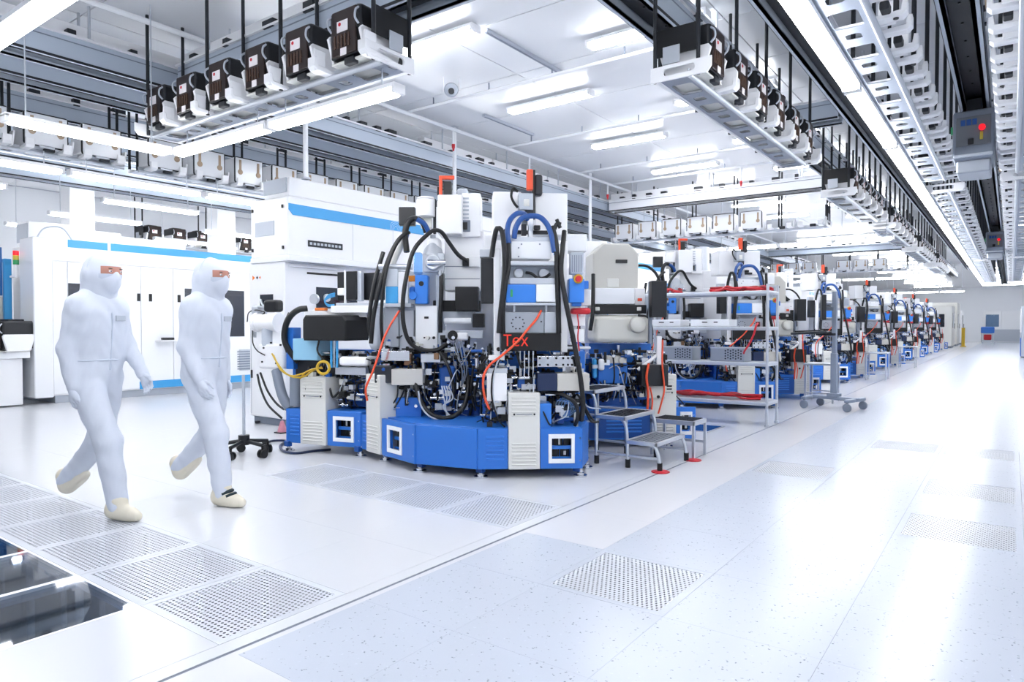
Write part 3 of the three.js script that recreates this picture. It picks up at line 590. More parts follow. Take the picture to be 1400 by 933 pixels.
function frontStation(m) {              // head with blue hoses, seen face on
  const S = stationFrame(m, -3.04, -4.395, 0.691, 'process_station'), { B, T: H, g, L } = S, G = S.grp;
  G.userData.label = 'station with arching blue hoses and black nameplate box with added letters';
  stationBase(S, -0.415, L(695, 600, 0).x, L(738, 600, 0).x, 0.415, 0.075, 0.395, L(715, 537, 0).y);
  B('blue_block', M.blueBright, 738, 552, 754, 586, 0.03, 0.2);
  B('louvre_box_back', M.blueDeep, 660, 545, 800, 584, 0.35, 0.1);
  // pale upper cabinets
  B('upper_cabinet', M.white, 674, 262, 713, 322, 0.5, 0.34, 0.01); B('upper_cabinet', M.white, 732, 264, 776, 322, 0.5, 0.34, 0.01);
  B('cabinet_spine', M.charcoal, 728, 232, 732, 300, 0.46, 0.03); B('blower', M.darkGrey, 731, 238, 742, 267, 0.44, 0.1, 0.02);
  B('signal_post', M.orange, 720, 231, 729, 260, 0.42, 0.055, 0.01, 'orange signal post');
  B('servo_box', M.steelDull, 709, 264, 729, 287, 0.34, 0.12, 0.006); B('servo_cap', M.offwhite, 716, 272, 724, 282, 0.335, 0.01);
  B('servo_neck', M.darkGrey, 718, 287, 730, 296, 0.37, 0.06); H('servo_cable', M.rubber, [[708, 262, .36], [702, 258, .35], [699, 268, .34], [703, 278, .33], [708, 284, .33]], 0.011);
  B('spindle', M.steel, 722, 296, 729, 333, 0.32, 0.05, 0.008); B('clamp_arm', M.charcoal, 703, 315, 750, 320, 0.36, 0.05); B('clamp_block', M.charcoal, 713, 306, 720, 322, 0.3, 0.05); B('clamp_block', M.charcoal, 730, 308, 739, 314, 0.3, 0.05);
  B('head_shelf', M.alu, 696, 324, 756, 331, 0.14, 0.24); B('head_box', M.whiteGloss, 699, 330, 754, 354, 0.1, 0.34, 0.008);
  for (const [x, y] of [[713, 334], [738, 334], [709, 339], [709, 351]]) B('screw', M.midGrey, x - 1, y - 1, x + 1, y + 1, 0.098, 0.01, 0);
  B('head_rail', M.steel, 695, 357, 761, 363, 0.05, 0.3, 0.008); B('steel_back', M.steelDull, 696, 363, 762, 387, 0.2, 0.16, 0.006);
  B('gauge_plate', M.alu, 697, 380, 762, 389, 0.08, 0.25); for (const x of [709, 743]) part(G, 'gauge', lathe([[0, 0], [0.042, 0], [0.045, 0.02], [0.03, 0.025], [0, 0.02]], ...L(x, 374, 0.2).toArray(), 'z', 16), M.steel);
  H('black_lead', M.rubber, [[719, 373, .17], [726, 374, .15], [735, 380, .14], [744, 380, .14], [752, 375, .16]], 0.012);
  B('control_box', M.blueBright, 692, 389, 733, 414, 0.04, 0.3, 0.008, 'blue control box'); B('control_box_cover', M.whiteGloss, 733, 389, 762, 413, 0.04, 0.3, 0.006);
  B('status_light', M.lampGreen, 698, 396, 701, 406, 0.035, 0.01, 0.002); B('control_shelf', M.alu, 691, 414, 763, 418, 0.03, 0.3);
  for (const x of [703, 747]) B('strut', M.alu, x - 1.5, 417, x + 1.5, 428, 0.08, 0.03);
  B('valve_plate', M.steelDull, 690, 427, 744, 456, 0.06, 0.22, 0.006); B('valve_plate_side', M.alu, 744, 427, 762, 456, 0.08, 0.2); for (let i = 0; i < 10; i++) { const a = i * Math.PI / 5; B('plate_hole', M.black, 708 + 8.5 * Math.cos(a) - .9, 442 + 8 * Math.sin(a) - .9, 708 + 8.5 * Math.cos(a) + .9, 442 + 8 * Math.sin(a) + .9, 0.056, 0.01, 0); } B('plate_hole', M.black, 739, 439, 741, 441, .056, .01, 0);
  // black box with added red letters, which look like stray overlay text
  const bb = B('nameplate_box', M.blackMatt, 686, 456, 767, 480, 0.02, 0.3, 0.006, 'black box with added red letters');
  { const a = L(688, 474, 0.02), h = (L(688, 457.5, 0.02).y - L(688, 473.5, 0.02).y); const tg = new TextGeometry('Tex', { font, size: h, depth: 0.002, curveSegments: 5 }); tg.computeBoundingBox(); const w = tg.boundingBox.max.x - tg.boundingBox.min.x, want = L(722, 474, .02).x - a.x; const t2 = plain(tg); t2.scale(want / w, 1, 1); t2.translate(a.x, L(688, 473.5, 0.02).y, -0.0195); part(bb, 'added_red_letters', t2, std(0xff3a24, 0.5), 'added red lettering reading Tex'); }
  // uprights
  B('upright', M.white, 675, 340, 684, 486, 0.1, 0.05, 0.006); B('upright_foot', M.white, 668, 486, 690, 493, 0.08, 0.08); B('upright', M.white, 767, 330, 776, 482, 0.1, 0.05, 0.006);
  B('upright_rail', M.midGrey, 683, 435, 685, 480, 0.05, 0.02);
  B('side_cover', M.charcoal, 657.5, 353, 675, 415, 0.16, 0.14, 0.006, 'dark side cover'); B('side_cover_cap', M.alu, 656, 341, 673, 352, 0.2, 0.1);
  // lower boxes
  B('white_drive_box', M.white, 666, 511, 693, 549, 0.02, 0.16, 0.008); B('drive_box_funnel', M.offwhite, 674, 549, 686, 556, 0.06, 0.06); B('drive_lid', M.alu, 667, 504, 694, 511, 0.04, 0.12);
  B('vapour_box_end', M.navy, 735, 511, 762, 535, 0.0, 0.2, 0.006); B('vapour_box', M.beige, 762, 511, 806, 535, 0.0, 0.2, 0.006);
  const mf = B('manifold_plate', M.chrome, 734.5, 487, 790, 502, 0.02, 0.05, 0.004); for (const x of [738, 749, 760.5, 770, 776.5, 782]) for (const y of [490, 499]) part(mf, 'port', cyl(0.009, 0.01, ...L(x, y, 0.02).toArray(), 'z', 8), M.black);
  for (const x of [711, 717, 723, 729]) part(G, 'chrome_pipe', stick(L(x, 480, 0.1), L(x, 517, 0.1), 0.0075), M.chrome); B('pipe_clamp', M.chrome, 709, 515, 725, 519, 0.08, 0.03);
  B('blue_pump', M.blueDeep, 708, 519, 735, 531, 0.1, 0.2); B('pump_step', M.alu, 713, 526, 733, 533, 0.06, 0.1);
  // hoses
  H('blue_hose', M.hoseBlue, [[695.5, 333, .08], [693.5, 315, .1], [698, 300, .14], [709, 291.5, .2], [718, 294, .26], [721, 300, .3]], 0.022);
  H('blue_hose', M.hoseBlue, [[703, 326, .1], [705, 312, .1], [713, 299, .1], [724, 295.5, .1], [738, 297, .1], [748, 307, .09], [754, 322, .07], [758, 345, .05]], 0.0225);
  H('black_hose', M.rubber, [[672, 352, .1], [676, 325, .08], [680, 312, .06], [685, 314, .05], [689, 335, .04], [690, 365, .04], [688, 395, .03], [684, 430, .03], [682, 456, .03]], 0.02);
  H('black_hose', M.rubber, [[691, 314, .12], [695, 335, .09], [696, 360, .06], [691, 390, .03], [687.5, 425, .02], [688, 456, .05]], 0.018);
  H('black_hose', M.rubber, [[755, 310, .1], [760, 330, .06], [761.5, 370, .04], [763, 415, .03], [764, 456, .04]], 0.021);
  H('black_hose', M.rubber, [[771.5, 316, .1], [769, 340, .04], [767, 370, .02], [772, 405, -.01], [780, 445, -.03], [787, 480, -.04], [794, 520, -.05], [797, 553, -.03], [795, 575, .05]], 0.02);
  H('black_hose', M.rubber, [[757, 316, .1], [762, 306, .1], [767, 307, .1]], 0.017); part(G, 'hose_tap', stick(L(761, 300, .1), L(766, 312, .1), 0.015), M.rubber);
  H('orange_cable', M.orange, [[740, 425, .02], [733, 437, -.02], [722, 450, -.03], [709, 466, -.03], [696, 478, -.03], [684, 488, -.04], [670, 499, -.05], [662, 512, -.05], [660.5, 528, -.04], [663, 545, -.02], [669, 560, .02]], 0.0095, 'orange cable');
  H('grey_cable', M.lightGrey, [[692, 478, -.01], [683, 490, -.03], [677, 505, -.02], [674, 525, -.01], [675, 548, 0], [680, 570, .03]], 0.006);
  H('black_cable', M.rubber, [[684, 492, -.02], [675, 508, -.015], [672, 530, -.015], [674, 552, -.005], [684, 578, .03], [690, 584, .05]], 0.007);
  for (let i = 0; i < 4; i++) H('clear_line', M.clear, [[757 + i * 4, 566 - i, .1], [763 + i * 4, 548, .06 - .02 * i], [772 + i * 4, 545 + 3 * i, .05], [778 + i * 3, 560, .04], [768 + 3 * i, 571, .08]], 0.007);
  H('black_hose', M.rubber, [[748, 535, .1], [772, 541, .02], [787, 553, 0], [790, 570, .02], [786, 582, .06]], 0.016);
  B('inner_frame', M.blue, 684, 480, 800, 584, 0.36, 0.14, 0.01); B('back_plate', M.alu, 686, 363, 768, 480, 0.38, 0.2, 0.01);
  clutter(G, [-0.36, 0.42, 0.42, 0.8, -0.36, -0.06], 70, 11, 18); clutter(G, [-0.42, 0.45, 0.78, 1.02, -0.36, -0.12], 46, 12, 8);
  // emergency stop box on the side
  const es = B('stop_box', M.blueBright, 778, 381, 799, 414, 0.02, 0.12, 0.008, 'blue emergency stop box'); part(es, 'stop_ring', cyl(0.037, 0.02, ...L(790.5, 381.5, 0.015).toArray(), 'z', 18), M.yellow); part(es, 'stop_button', cyl(0.024, 0.05, ...L(790.5, 381.5, 0.0).toArray(), 'z', 16), M.red);
  B('stop_box_side', M.blue, 797, 384, 805, 395, 0.04, 0.1); B('stop_box_neck', M.blue, 782, 414, 795, 419, 0.04, 0.08); B('pale_side_box', M.offwhite, 795, 396, 808, 418, 0.14, 0.1);
  B('red_loom', M.red, 781, 421, 808, 430, 0.1, 0.08, 0.02); B('slotted_duct', M.lightGrey, 780, 345, 798, 375, 0.12, 0.1); for (let i = 0; i < 5; i++) B('duct_slot', M.midGrey, 782 + i * 3, 349, 783 + i * 3, 372, 0.118, 0.01, 0);
  B('pale_hood', M.whiteGloss, 774, 320, 803, 344, 0.3, 0.2, 0.01); H('red_cable', M.red, [[789, 428, .08], [791, 445, .06], [790, 462, .05], [792, 480, .08]], 0.006);
  B('white_bracket', M.white, 780, 432, 800, 446, 0.16, 0.08); B('white_bracket', M.white, 781, 450, 799, 468, 0.2, 0.06); B('cross_pipe', M.alu, 775, 474, 808, 478, 0.12, 0.03, 0.01);
  return S;
}
function leftStation(m) {              // station with the orange handle, turned away to the left
  const S = stationFrame(m, -4.24, -4.075, -0.237, 'process_station'), { B, T: H, g, L } = S, G = S.grp;
  G.userData.label = 'station with an orange handle on its white upper box';
  stationBase(S, -0.56, L(503, 560, 0).x, L(522, 560, 0).x, L(567, 600, 0).x, 0.075, 0.395, L(512, 512, 0).y, { winAt: 0.42 });
  const F = stationFrame(m, -4.05, -4.45, 0.62, 'process_head'); const b = F.B, h = F.T, l = F.L, Q = F.grp;   // the head above looks towards the aisle
  Q.userData.label = 'process head under the orange handle';
  b('upper_cabinet', M.white, 598, 266, 632, 320, 0.22, 0.34, 0.012); b('upper_cabinet_side', M.white, 631, 264, 657, 324, 0.3, 0.3, 0.01); for (let i = 0; i < 6; i++) b('louvre', M.lightGrey, 633, 270 + i * 5.4, 641, 272.4 + i * 5.4, 0.294, 0.01, 0.002);
  b('meter_frame', M.midGrey, 630, 301, 643, 317, 0.29, 0.012); b('meter', M.black, 632, 304, 639, 314, 0.284, 0.008, 0);
  part(Q, 'orange_handle', [b, 0] && [F.g(600, 241, 604.5, 268, 0.26, 0.04), F.g(600, 240, 621, 245, 0.26, 0.04)], M.orange, 'orange handle'); b('handle_motor', M.charcoal, 606, 248, 617, 267, 0.3, 0.08); b('round_vent', M.lightGrey, 624, 257, 640, 266, 0.34, 0.1, 0.03);
  part(Q, 'canister', [cyl(0.085, 0.15, ...l(582, 285, 0.3).toArray(), 'y', 20), lathe([[0, 0], [0.085, 0], [0.075, 0.025], [0, 0.035]], ...l(582, 274, 0.3).toArray())], M.white, 'white canister'); b('canister_bracket', M.charcoal, 545, 283, 567, 308, 0.32, 0.08); b('canister_post', M.darkGrey, 592, 272, 596, 320, 0.34, 0.03); b('canister_stem', M.offwhite, 575, 298, 590, 312, 0.32, 0.06);
  b('white_bulkhead', M.white, 608, 316, 662, 398, 0.34, 0.24, 0.01); for (const y of [364, 381]) b('bulkhead_seam', M.midGrey, 608, y, 656, y + 1, 0.338, 0.008, 0); b('cable_plug', M.charcoal, 632, 353, 641, 364, 0.28, 0.06); b('plug_label', M.white, 641, 350, 656, 365, 0.3, 0.04);
  b('rotary_plate', M.alu, 578, 346, 607, 372, 0.16, 0.08, 0.008); part(Q, 'rotary_ring', lathe([[0.025, 0], [0.068, 0], [0.072, 0.02], [0.055, 0.03], [0.025, 0.01]], ...l(592, 359, 0.15).toArray(), 'z', 20), M.steel); part(Q, 'rotary_shaft', cyl(0.026, 0.16, ...l(597, 359, 0.12).toArray(), 'x', 14), M.chrome); b('cone_hood', M.white, 583, 325, 602, 346, 0.2, 0.16, 0.03);
  part(Q, 'cone', lathe([[0.1, -0.08], [0.08, -0.02], [0.03, 0.05], [0.026, 0.11], [0, 0.11]], ...l(592, 338, 0.24).toArray()), M.alu); b('glass_jar', M.clear, 565, 345, 577, 376, 0.2, 0.08, 0.02);
  const bx = b('valve_box', M.blueBright, 567, 376, 585, 416, 0.06, 0.13, 0.012, 'blue valve box'); part(bx, 'valve_eye', cyl(0.022, 0.01, ...l(576, 388, 0.058).toArray(), 'z', 14), M.black); b('valve_box_lobe', M.blue, 559, 392, 568, 410, 0.1, 0.1, 0.02); part(Q, 'valve_knob', cyl(0.035, 0.04, ...l(565, 404, 0.06).toArray(), 'z', 16), M.blueBright); b('orange_tag', std(0xe9902f, .5), 557, 377, 568, 385, 0.1, 0.03, 0.008); b('white_tag', M.labelWhite, 562, 385, 569, 391, .09, .02);
  b('blue_front_panel', M.skyBlue, 527, 392, 544, 415, 0.02, 0.03); b('grey_front_panel', M.lightGrey, 527, 368, 544, 392, 0.02, 0.03); b('white_front_panel', M.whiteGloss, 544, 372, 558, 415, 0.03, 0.03); b('front_tray', M.alu, 525, 415, 562, 420, 0.02, 0.2);
  part(Q, 'cross_pipe', cyl(0.026, 0.3, ...l(541, 365, 0.1).toArray(), 'x', 14), M.alu); part(Q, 'slant_pipe', stick(l(535, 362, .12), l(552, 325, .16), 0.034, 14), M.offwhite);
  b('column', M.whiteGloss, 568, 418, 598, 479, 0.1, 0.14, 0.008); b('column_edge', M.lightGrey, 596, 376, 603, 480, 0.12, 0.1); b('column_mark', M.black, 580, 433, 586, 436, 0.098, .006, 0); b('column_mark', M.black, 579, 461, 586, 463, 0.098, .006, 0);
  b('black_module', M.black, 622, 392, 654, 425, 0.12, 0.18, 0.006); b('black_module_base', M.blackMatt, 592, 411, 656, 426, 0.2, 0.2); b('roller_frame', M.lightGrey, 605, 426, 650, 440, 0.2, 0.15); part(Q, 'white_roller', cyl(0.028, 0.24, ...l(626, 439, 0.14).toArray(), 'x', 16), M.whiteGloss); b('roller_block', M.black, 646, 429, 662, 448, 0.14, 0.14);
  part(Q, 'black_wheel', [cyl(0.045, 0.03, ...l(619, 459, 0.06).toArray(), 'z', 18), cyl(0.012, 0.05, ...l(619, 459, 0.05).toArray(), 'z', 10)], M.black); b('wheel_bar', M.alu, 600, 452, 660, 463, 0.12, 0.08); b('white_cylinder', M.white, 624, 455, 640, 466, 0.05, 0.06, 0.02);
  b('steel_support', M.steelDull, 524, 420, 545, 475, 0.1, 0.14); b('steel_support', M.alu, 546, 424, 566, 482, 0.16, 0.1);
  b('manifold', M.chrome, 521, 480, 560, 494, 0.02, 0.1); b('manifold_ports', M.brass, 552, 484, 562, 500, 0.04, 0.1); b('valve_bank', M.steel, 575, 484, 602, 496, 0.0, 0.1); b('brass_valve', M.brass, 593, 483, 600, 492, -0.02, 0.05);
  b('vapour_box', M.beige, 535, 505, 578, 527, -0.06, 0.2, 0.006); b('vapour_box_end', M.darkGrey, 512, 501, 536, 524, -0.03, 0.2, 0.006); b('tank', M.blueDeep, 600, 500, 622, 555, 0.05, 0.2, 0.03);
  b('deck_box', M.blue, 541, 544, 576, 577, 0.02, 0.25, 0.008); b('deck_box', M.blueDeep, 620, 545, 655, 580, 0.1, 0.25, 0.008);
  h('black_hose', M.rubber, [[507, 470, .0], [511, 430, .0], [520, 390, .0], [532, 352, .02], [545, 328, .06], [556, 318, .1]], 0.02); h('black_hose', M.rubber, [[523, 470, -.02], [521, 440, -.02], [523, 405, -.02], [531, 360, .0], [548, 325, .06], [560, 318, .12]], 0.014);
  h('black_hose', M.rubber, [[556, 345, .1], [554, 318, .12], [559, 303, .14], [567, 299, .16], [578, 305, .16], [583, 318, .18]], 0.028); h('blue_hose', M.hoseBlue, [[570, 300, .12], [580, 306, .13], [586, 317, .15]], 0.022); h('blue_hose', M.hoseBlue, [[556, 345, .12], [554, 330, .12], [556, 320, .13]], 0.024);
  h('black_hose', M.rubber, [[640, 358, .22], [627, 349, .2], [614, 332, .16], [603, 317, .12], [594, 315, .1], [580, 325, .06], [566, 342, .02], [557, 372, -.02], [551, 410, -.05], [552, 445, -.06], [560, 468, -.05], [572, 477, -.03], [596, 479, 0], [612, 470, .05]], 0.019);
  h('black_hose', M.rubber, [[603, 374, .08], [603, 400, .05], [602, 430, .04], [602, 455, .05]], 0.019); part(Q, 'hose_fitting', cyl(0.024, 0.05, ...l(602, 374, .08).toArray(), 'y', 8), M.chrome);
  h('black_hose', M.rubber, [[566, 500, .02], [572, 540, -.08], [588, 566, -.14], [612, 572, -.14], [632, 560, -.08], [640, 530, .02], [636, 500, .1]], 0.021); h('grey_cable', M.lightGrey, [[572, 535, -.12], [576, 556, -.14], [588, 570, -.16], [605, 575, -.15]], 0.008); h('black_hose', M.rubber, [[600, 480, .02], [612, 500, -.04], [620, 530, -.06], [616, 556, -.06]], 0.015); h('black_hose', M.rubber, [[650, 480, .06], [654, 510, .02], [648, 545, .02], [642, 568, .04]], 0.012);
  for (let i = 0; i < 4; i++) h('clear_line', M.lightGrey, [[604 + i * 3, 528, -.06], [607 + i * 4, 545, -.1], [609 - i * 1.2, 556, -.1], [611 + i * 2, 570, -.1]], 0.006);
  for (let i = 0; i < 3; i++) h('thin_line', M.midGrey, [[622 + i * 5, 468, .02], [628 + i * 4, 490, -.02], [632 + i * 3, 510, 0], [631, 528, .04]], 0.006);
  h('orange_cable', M.orange, [[546, 425, -.06], [534, 444, -.12], [524, 465, -.16], [516, 490, -.2], [508, 512, -.22], [500, 532, -.22], [502, 548, -.2]], 0.0095, 'orange cable');
  b('inner_frame', M.blue, 520, 480, 665, 575, 0.34, 0.2, 0.01); b('back_plate', M.alu, 528, 372, 606, 480, 0.34, 0.2, 0.01); b('grey_drum', M.lightGrey, 503, 430, 521, 480, 0.15, 0.2, 0.06);
  clutter(Q, [-0.55, 0.42, 0.45, 0.85, -0.3, 0.0], 90, 21, 24); clutter(Q, [-0.5, 0.45, 0.84, 1.1, -0.3, -0.05], 60, 22, 8);
  return S;
}
function rightStation(m) {             // cream covered station beside the steps
  const S = stationFrame(m, -3.02, -6.12, 0.698, 'process_station'), { B, T: H, g, L } = S, G = S.grp;
  G.userData.label = 'station with cream hood and cream lower housing';
  stationBase(S, -0.42, L(889, 560, 0).x, L(924, 560, 0).x, L(924, 560, 0).x + 0.2, 0.075, 0.395, L(905, 512, 0).y);
  const hood = extrude([[-0.26, 0], [0.2, 0], [0.2, 0.36], [0.1, 0.46], [-0.16, 0.46], [-0.26, 0.36]], 0.42, 0.012); const hp = L(843, 396, 0.14); hood.translate(hp.x + 0.02, hp.y, hp.z - 0.42);
  const hd = part(G, 'cream_hood', hood, M.beige, 'cream hood with a black slot handle'); part(hd, 'hood_door', box(0.26, 0.3, 0.014, hp.x + 0.08, hp.y + 0.17, hp.z + 0.004, 0.006), M.beige);
  B('hood_handle', M.black, 842, 355, 858, 360, 0.11, 0.03, 0.004); B('hood_plate', M.offwhite, 830, 381, 846, 393, 0.112, 0.03);
  B('pale_middle', M.whiteGloss, 812, 394, 868, 416, 0.06, 0.4, 0.008); B('middle_label', M.orange, 872, 408, 878, 412, .055, .01, .002); B('middle_side', M.white, 868, 394, 882, 420, 0.1, 0.3, 0.008);
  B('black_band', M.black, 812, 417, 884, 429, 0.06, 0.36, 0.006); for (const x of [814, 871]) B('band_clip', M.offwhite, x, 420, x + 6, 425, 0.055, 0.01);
  const lower = g(812, 431, 890, 469, 0.04, 0.4, 0.05); const lw = part(G, 'cream_housing', lower, M.cream, 'cream rounded lower housing'); part(lw, 'round_cover', lathe([[0, 0.0], [0.068, 0.0], [0.072, -0.01], [0.072, -0.05], [0, -0.05]].map(p => [p[0], -p[1]]).reverse(), ...L(871, 444, 0.0).toArray(), 'z', 24), M.cream); part(lw, 'ring_gap', lathe([[0.072, 0], [0.085, 0], [0.085, 0.012], [0.072, 0.012]], ...L(871, 444, 0.045).toArray(), 'z', 24), M.beige);
  B('side_cover', M.charcoal, 891, 384, 912, 434, -0.14, 0.1, 0.006, 'dark tall side cover'); B('side_cover_edge', M.midGrey, 888, 385, 892, 470, -0.06, 0.06); H('black_hose', M.rubber, [[811, 375, .1], [811, 400, .05], [810, 430, .03], [807, 452, .05]], 0.02);
  H('black_hose', M.rubber, [[872, 363, .2], [884, 364, .15], [895, 372, .1], [902, 384, .05]], 0.014); H('black_hose', M.rubber, [[872, 431, .02], [886, 434, .0], [891, 448, .0], [891, 470, .02]], 0.012);
  B('blue_tank', M.blue, 818, 497, 858, 525, 0.05, 0.3, 0.012); B('tank_cap', M.cream, 830, 487, 857, 497, 0.05, 0.2); part(G, 'cap_knob', cyl(0.03, 0.03, ...L(850, 493, 0.03).toArray(), 'z', 14), M.beige); B('white_cylinder', M.whiteGloss, 819, 491, 827, 507, 0.0, 0.06, 0.02);
  B('tank_pale', M.skyBlue, 811, 490, 817, 518, 0.04, 0.1, 0.02); B('drive_box', M.charcoal, 877, 499, 914, 528, -0.1, 0.2, 0.008, 'charcoal drive box'); B('drive_bracket', M.offwhite, 885, 528, 910, 545, -0.04, 0.12); B('white_post', M.white, 898, 460, 905, 500, -0.05, 0.04); part(G, 'white_arm', stick(L(872, 506, -.03), L(900, 485, -.03), 0.018), M.white);
  H('orange_cable', M.orange, [[906, 465, -.06], [905.5, 498, -.12], [908, 535, -.12], [904, 552, -.12], [900, 566, -.12]], 0.009); H('orange_cable', M.orange, [[887, 497, -.13], [884, 515, -.14], [886, 535, -.14], [885, 568, -.14]], 0.012, 'orange cable'); H('orange_cable', M.orange, [[889, 530, -.13], [892, 548, -.14], [890, 567, -.14]], 0.008);
  B('inner_frame', M.blue, 805, 470, 890, 555, 0.3, 0.25); B('deck_box', M.blueDeep, 806, 545, 880, 580, 0.15, 0.3);
  clutter(G, [-0.42, 0.4, 0.45, 0.95, -0.3, 0.0], 80, 31, 24);
  B('back_cabinet', M.white, 800, 330, 830, 470, 0.6, 0.3);
  return S;
}
function makeMachine(label) {
  const m = thing('process_machine', label, 'machine', [-3.75, 0, -5.6]);
  deckPolygon(m, [[-4.75, -4.9], [-4.52, -4.16], [-3.93, -4.0], [-3.36, -4.13], [-2.72, -4.66], [-2.85, -4.98], [-3.3, -5.35], [-3.35, -5.85], [-2.7, -6.4], [-2.85, -6.9], [-3.6, -7.3], [-4.6, -7.0], [-4.9, -6.0]], 0.075, 0.395, [1, 3, 7]);
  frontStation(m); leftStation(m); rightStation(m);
  // tall white cabinets at the heart of the machine
  const cx = -0.35, cz = 0.15;
  part(m, 'core_cabinet', box(0.9, 1.4, 0.9, cx, 1.1, cz - .1, 0.012), M.white); part(m, 'core_skirt', box(1.3, 0.5, 1.5, cx, 0.62, cz - .3, 0.012), M.blueDeep); part(m, 'core_top', box(0.7, 0.3, 0.7, cx - .1, 1.95, cz - .2, 0.012), M.white); part(m, 'core_duct', cyl(0.12, 0.5, cx - .2, 2.3, cz - .4), M.alu);
  return m;
}
const machineA = makeMachine('blue-based machine cluster with steel steps beside it and added red letters on a black box');
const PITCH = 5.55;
['blue-based machine cluster standing behind the steel wire shelving', 'blue-based machine cluster behind the monitor cart', 'third blue-based machine cluster beyond the steel shelving', 'fourth blue-based machine cluster beyond the steel shelving', 'fifth blue-based machine cluster beyond the steel shelving', 'farthest blue-based machine cluster before the white end cabinets'].forEach((l, k) => { const c = copyThing(machineA, [-3.75, 0, -5.6 - PITCH * (k + 1)], null, l); c.traverse(q => { for (const r of q.children.filter(r => r.name === 'added_red_letters')) q.remove(r); if (q.name === 'nameplate_box') q.userData = { label: 'plain black box' }; if (q.userData.label && /nameplate/.test(q.userData.label)) q.userData = { label: 'station with arching blue hoses' }; }); });
// ================================================================ black covered machine at the white tool
function makeSideMachine(label) {
  const m = thing('wafer_handling_machine', label, 'machine', [-5.25, 0, -4.6]);
  deckPolygon(m, [[-5.62, -4.45], [-5.6, -3.98], [-4.78, -4.2], [-4.82, -4.98], [-5.6, -5.1]], 0.085, 0.41, [1], 0.66);
  const S = stationFrame(m, -5.19, -4.09, 0.262, 'process_station'), { B, T: H, g, L } = S, G = S.grp; G.userData.label = 'station with a long black cover and yellow cables';
  stationBase(S, -0.42, L(412, 560, 0).x, L(447, 560, 0).x, 0.42, 0.085, 0.41, L(430, 516, 0).y);
  const c0 = L(418, 452, -0.05), c1 = L(474, 452, -0.05), top = L(440, 431, -0.05).y, bot = L(440, 466, -0.05).y, w = c1.x - c0.x;
  const cov = extrude([[-0.02, bot], [w * 0.98, bot], [w * 1.0, bot + 0.02], [w, top - 0.05], [w - 0.04, top], [0.0, top], [-0.03, top - 0.04], [-0.03, bot + .03]], 0.36, 0.012); cov.translate(c0.x, 0, -0.31);
  part(G, 'black_cover', cov, M.blackMatt, 'long black angular cover');
  B('cover_back_plate', M.white, 416, 424, 500, 434, 0.2, 0.2); B('black_panel', M.charcoal, 461, 372, 471, 412, 0.24, 0.1); B('black_panel', M.charcoal, 472, 371, 487, 410, 0.2, 0.14); B('black_panel', M.charcoal, 494, 373, 516, 410, 0.3, 0.14); B('panel_post', M.whiteGloss, 470, 370, 472.5, 418, 0.19, 0.02); B('panel_post', M.lightGrey, 487, 371, 494, 412, 0.22, 0.05); B('panel_foot', M.alu, 459, 414, 515, 420, 0.18, 0.2); B('white_deck', M.white, 452, 418, 515, 428, 0.14, 0.35);
  B('white_clamp', M.white, 461, 394, 470, 404, 0.2, 0.05); for (let i = 0; i < 3; i++) H('clear_blue_line', M.skyBlue, [[458, 401 + i * 2, .2], [449, 404 + i * 2, .16], [444, 412, .14], [449, 419 - i, .16], [457, 417, .18]], 0.007);
  B('orange_connector', std(0xd9772f, .5), 430, 421, 444, 425, 0.1, 0.05); part(G, 'fan', [cyl(0.05, 0.03, ...L(430, 409, 0.3).toArray(), 'z', 16)], M.alu);
  B('grey_drum', M.lightGrey, 500, 420, 518, 470, 0.1, 0.25, 0.08); H('black_hose', M.rubber, [[524, 345, .1], [514, 380, .02], [506, 425, -.02], [505, 450, -.02], [511, 466, .02], [520, 470, .08]], 0.02);
  B('cyan_tank', std(0x8fc0dc, .3), 400, 463, 434, 493, 0.02, 0.3, 0.01, 'pale blue tank'); B('navy_flask', M.blue, 391, 448, 401, 505, 0.08, 0.12); B('pod_tray', M.white, 462, 488, 502, 501, -0.02, 0.25, 0.03); B('pod_tray_shelf', M.alu, 458, 502, 500, 513, 0.03, 0.22); B('dark_pump', M.darkGrey, 404, 493, 460, 516, 0.14, 0.2);
  for (let i = 0; i < 3; i++) part(G, 'cyan_tube', stick(L(453 + i * 4, 466, 0.0), L(453 + i * 4, 503, 0.0), 0.011), i === 1 ? M.chrome : M.skyBlue);
  H('black_cable', M.rubber, [[436, 466, -.02], [434, 480, -.04], [442, 492, -.04], [447, 506, 0]], 0.009);
  // yellow cables and their coil
  H('yellow_cable', M.yellow, [[372, 484, .15], [380, 498, .05], [390, 510, -.02], [402, 516, -.05], [416, 515, -.06], [428, 507, -.06], [440, 502, -.04]], 0.008, 'yellow cable'); H('yellow_cable', M.yellow, [[374, 486, .14], [384, 506, .02], [398, 514, -.03], [414, 511, -.05], [430, 505, -.05]], 0.008); H('yellow_cable', M.yellow, [[410, 518, -.04], [420, 508, -.06], [434, 504, -.07], [441, 504, -.06]], 0.008);
  part(G, 'yellow_coil', tube([0, 1, 2, 3, 4, 5, 6, 7].map(i => { const a = i * Math.PI / 4; return L(442 + 8.3 * Math.cos(a), 503 + 8.5 * Math.sin(a), -.08); }), 0.013, 8, 6, true), M.yellow, 'coil of yellow cable');
  // black curved hoses and the white vacuum pipework on the left
  H('black_hose', M.rubber, [[420, 422, .1], [408, 424, .06], [396, 434, .04], [389, 452, .04], [390, 470, .05], [400, 486, .08], [408, 495, .1]], 0.03); H('black_hose', M.rubber, [[396, 428, .1], [389, 444, .07], [387, 462, .06], [393, 482, .08]], 0.016);
  H('grey_duct', M.midGrey, [[378, 506, .12], [382, 525, .1], [388, 545, .08], [396, 558, .08]], 0.05); H('grey_duct', M.midGrey, [[404, 515, .1], [404, 535, .08], [404, 556, .06]], 0.055);
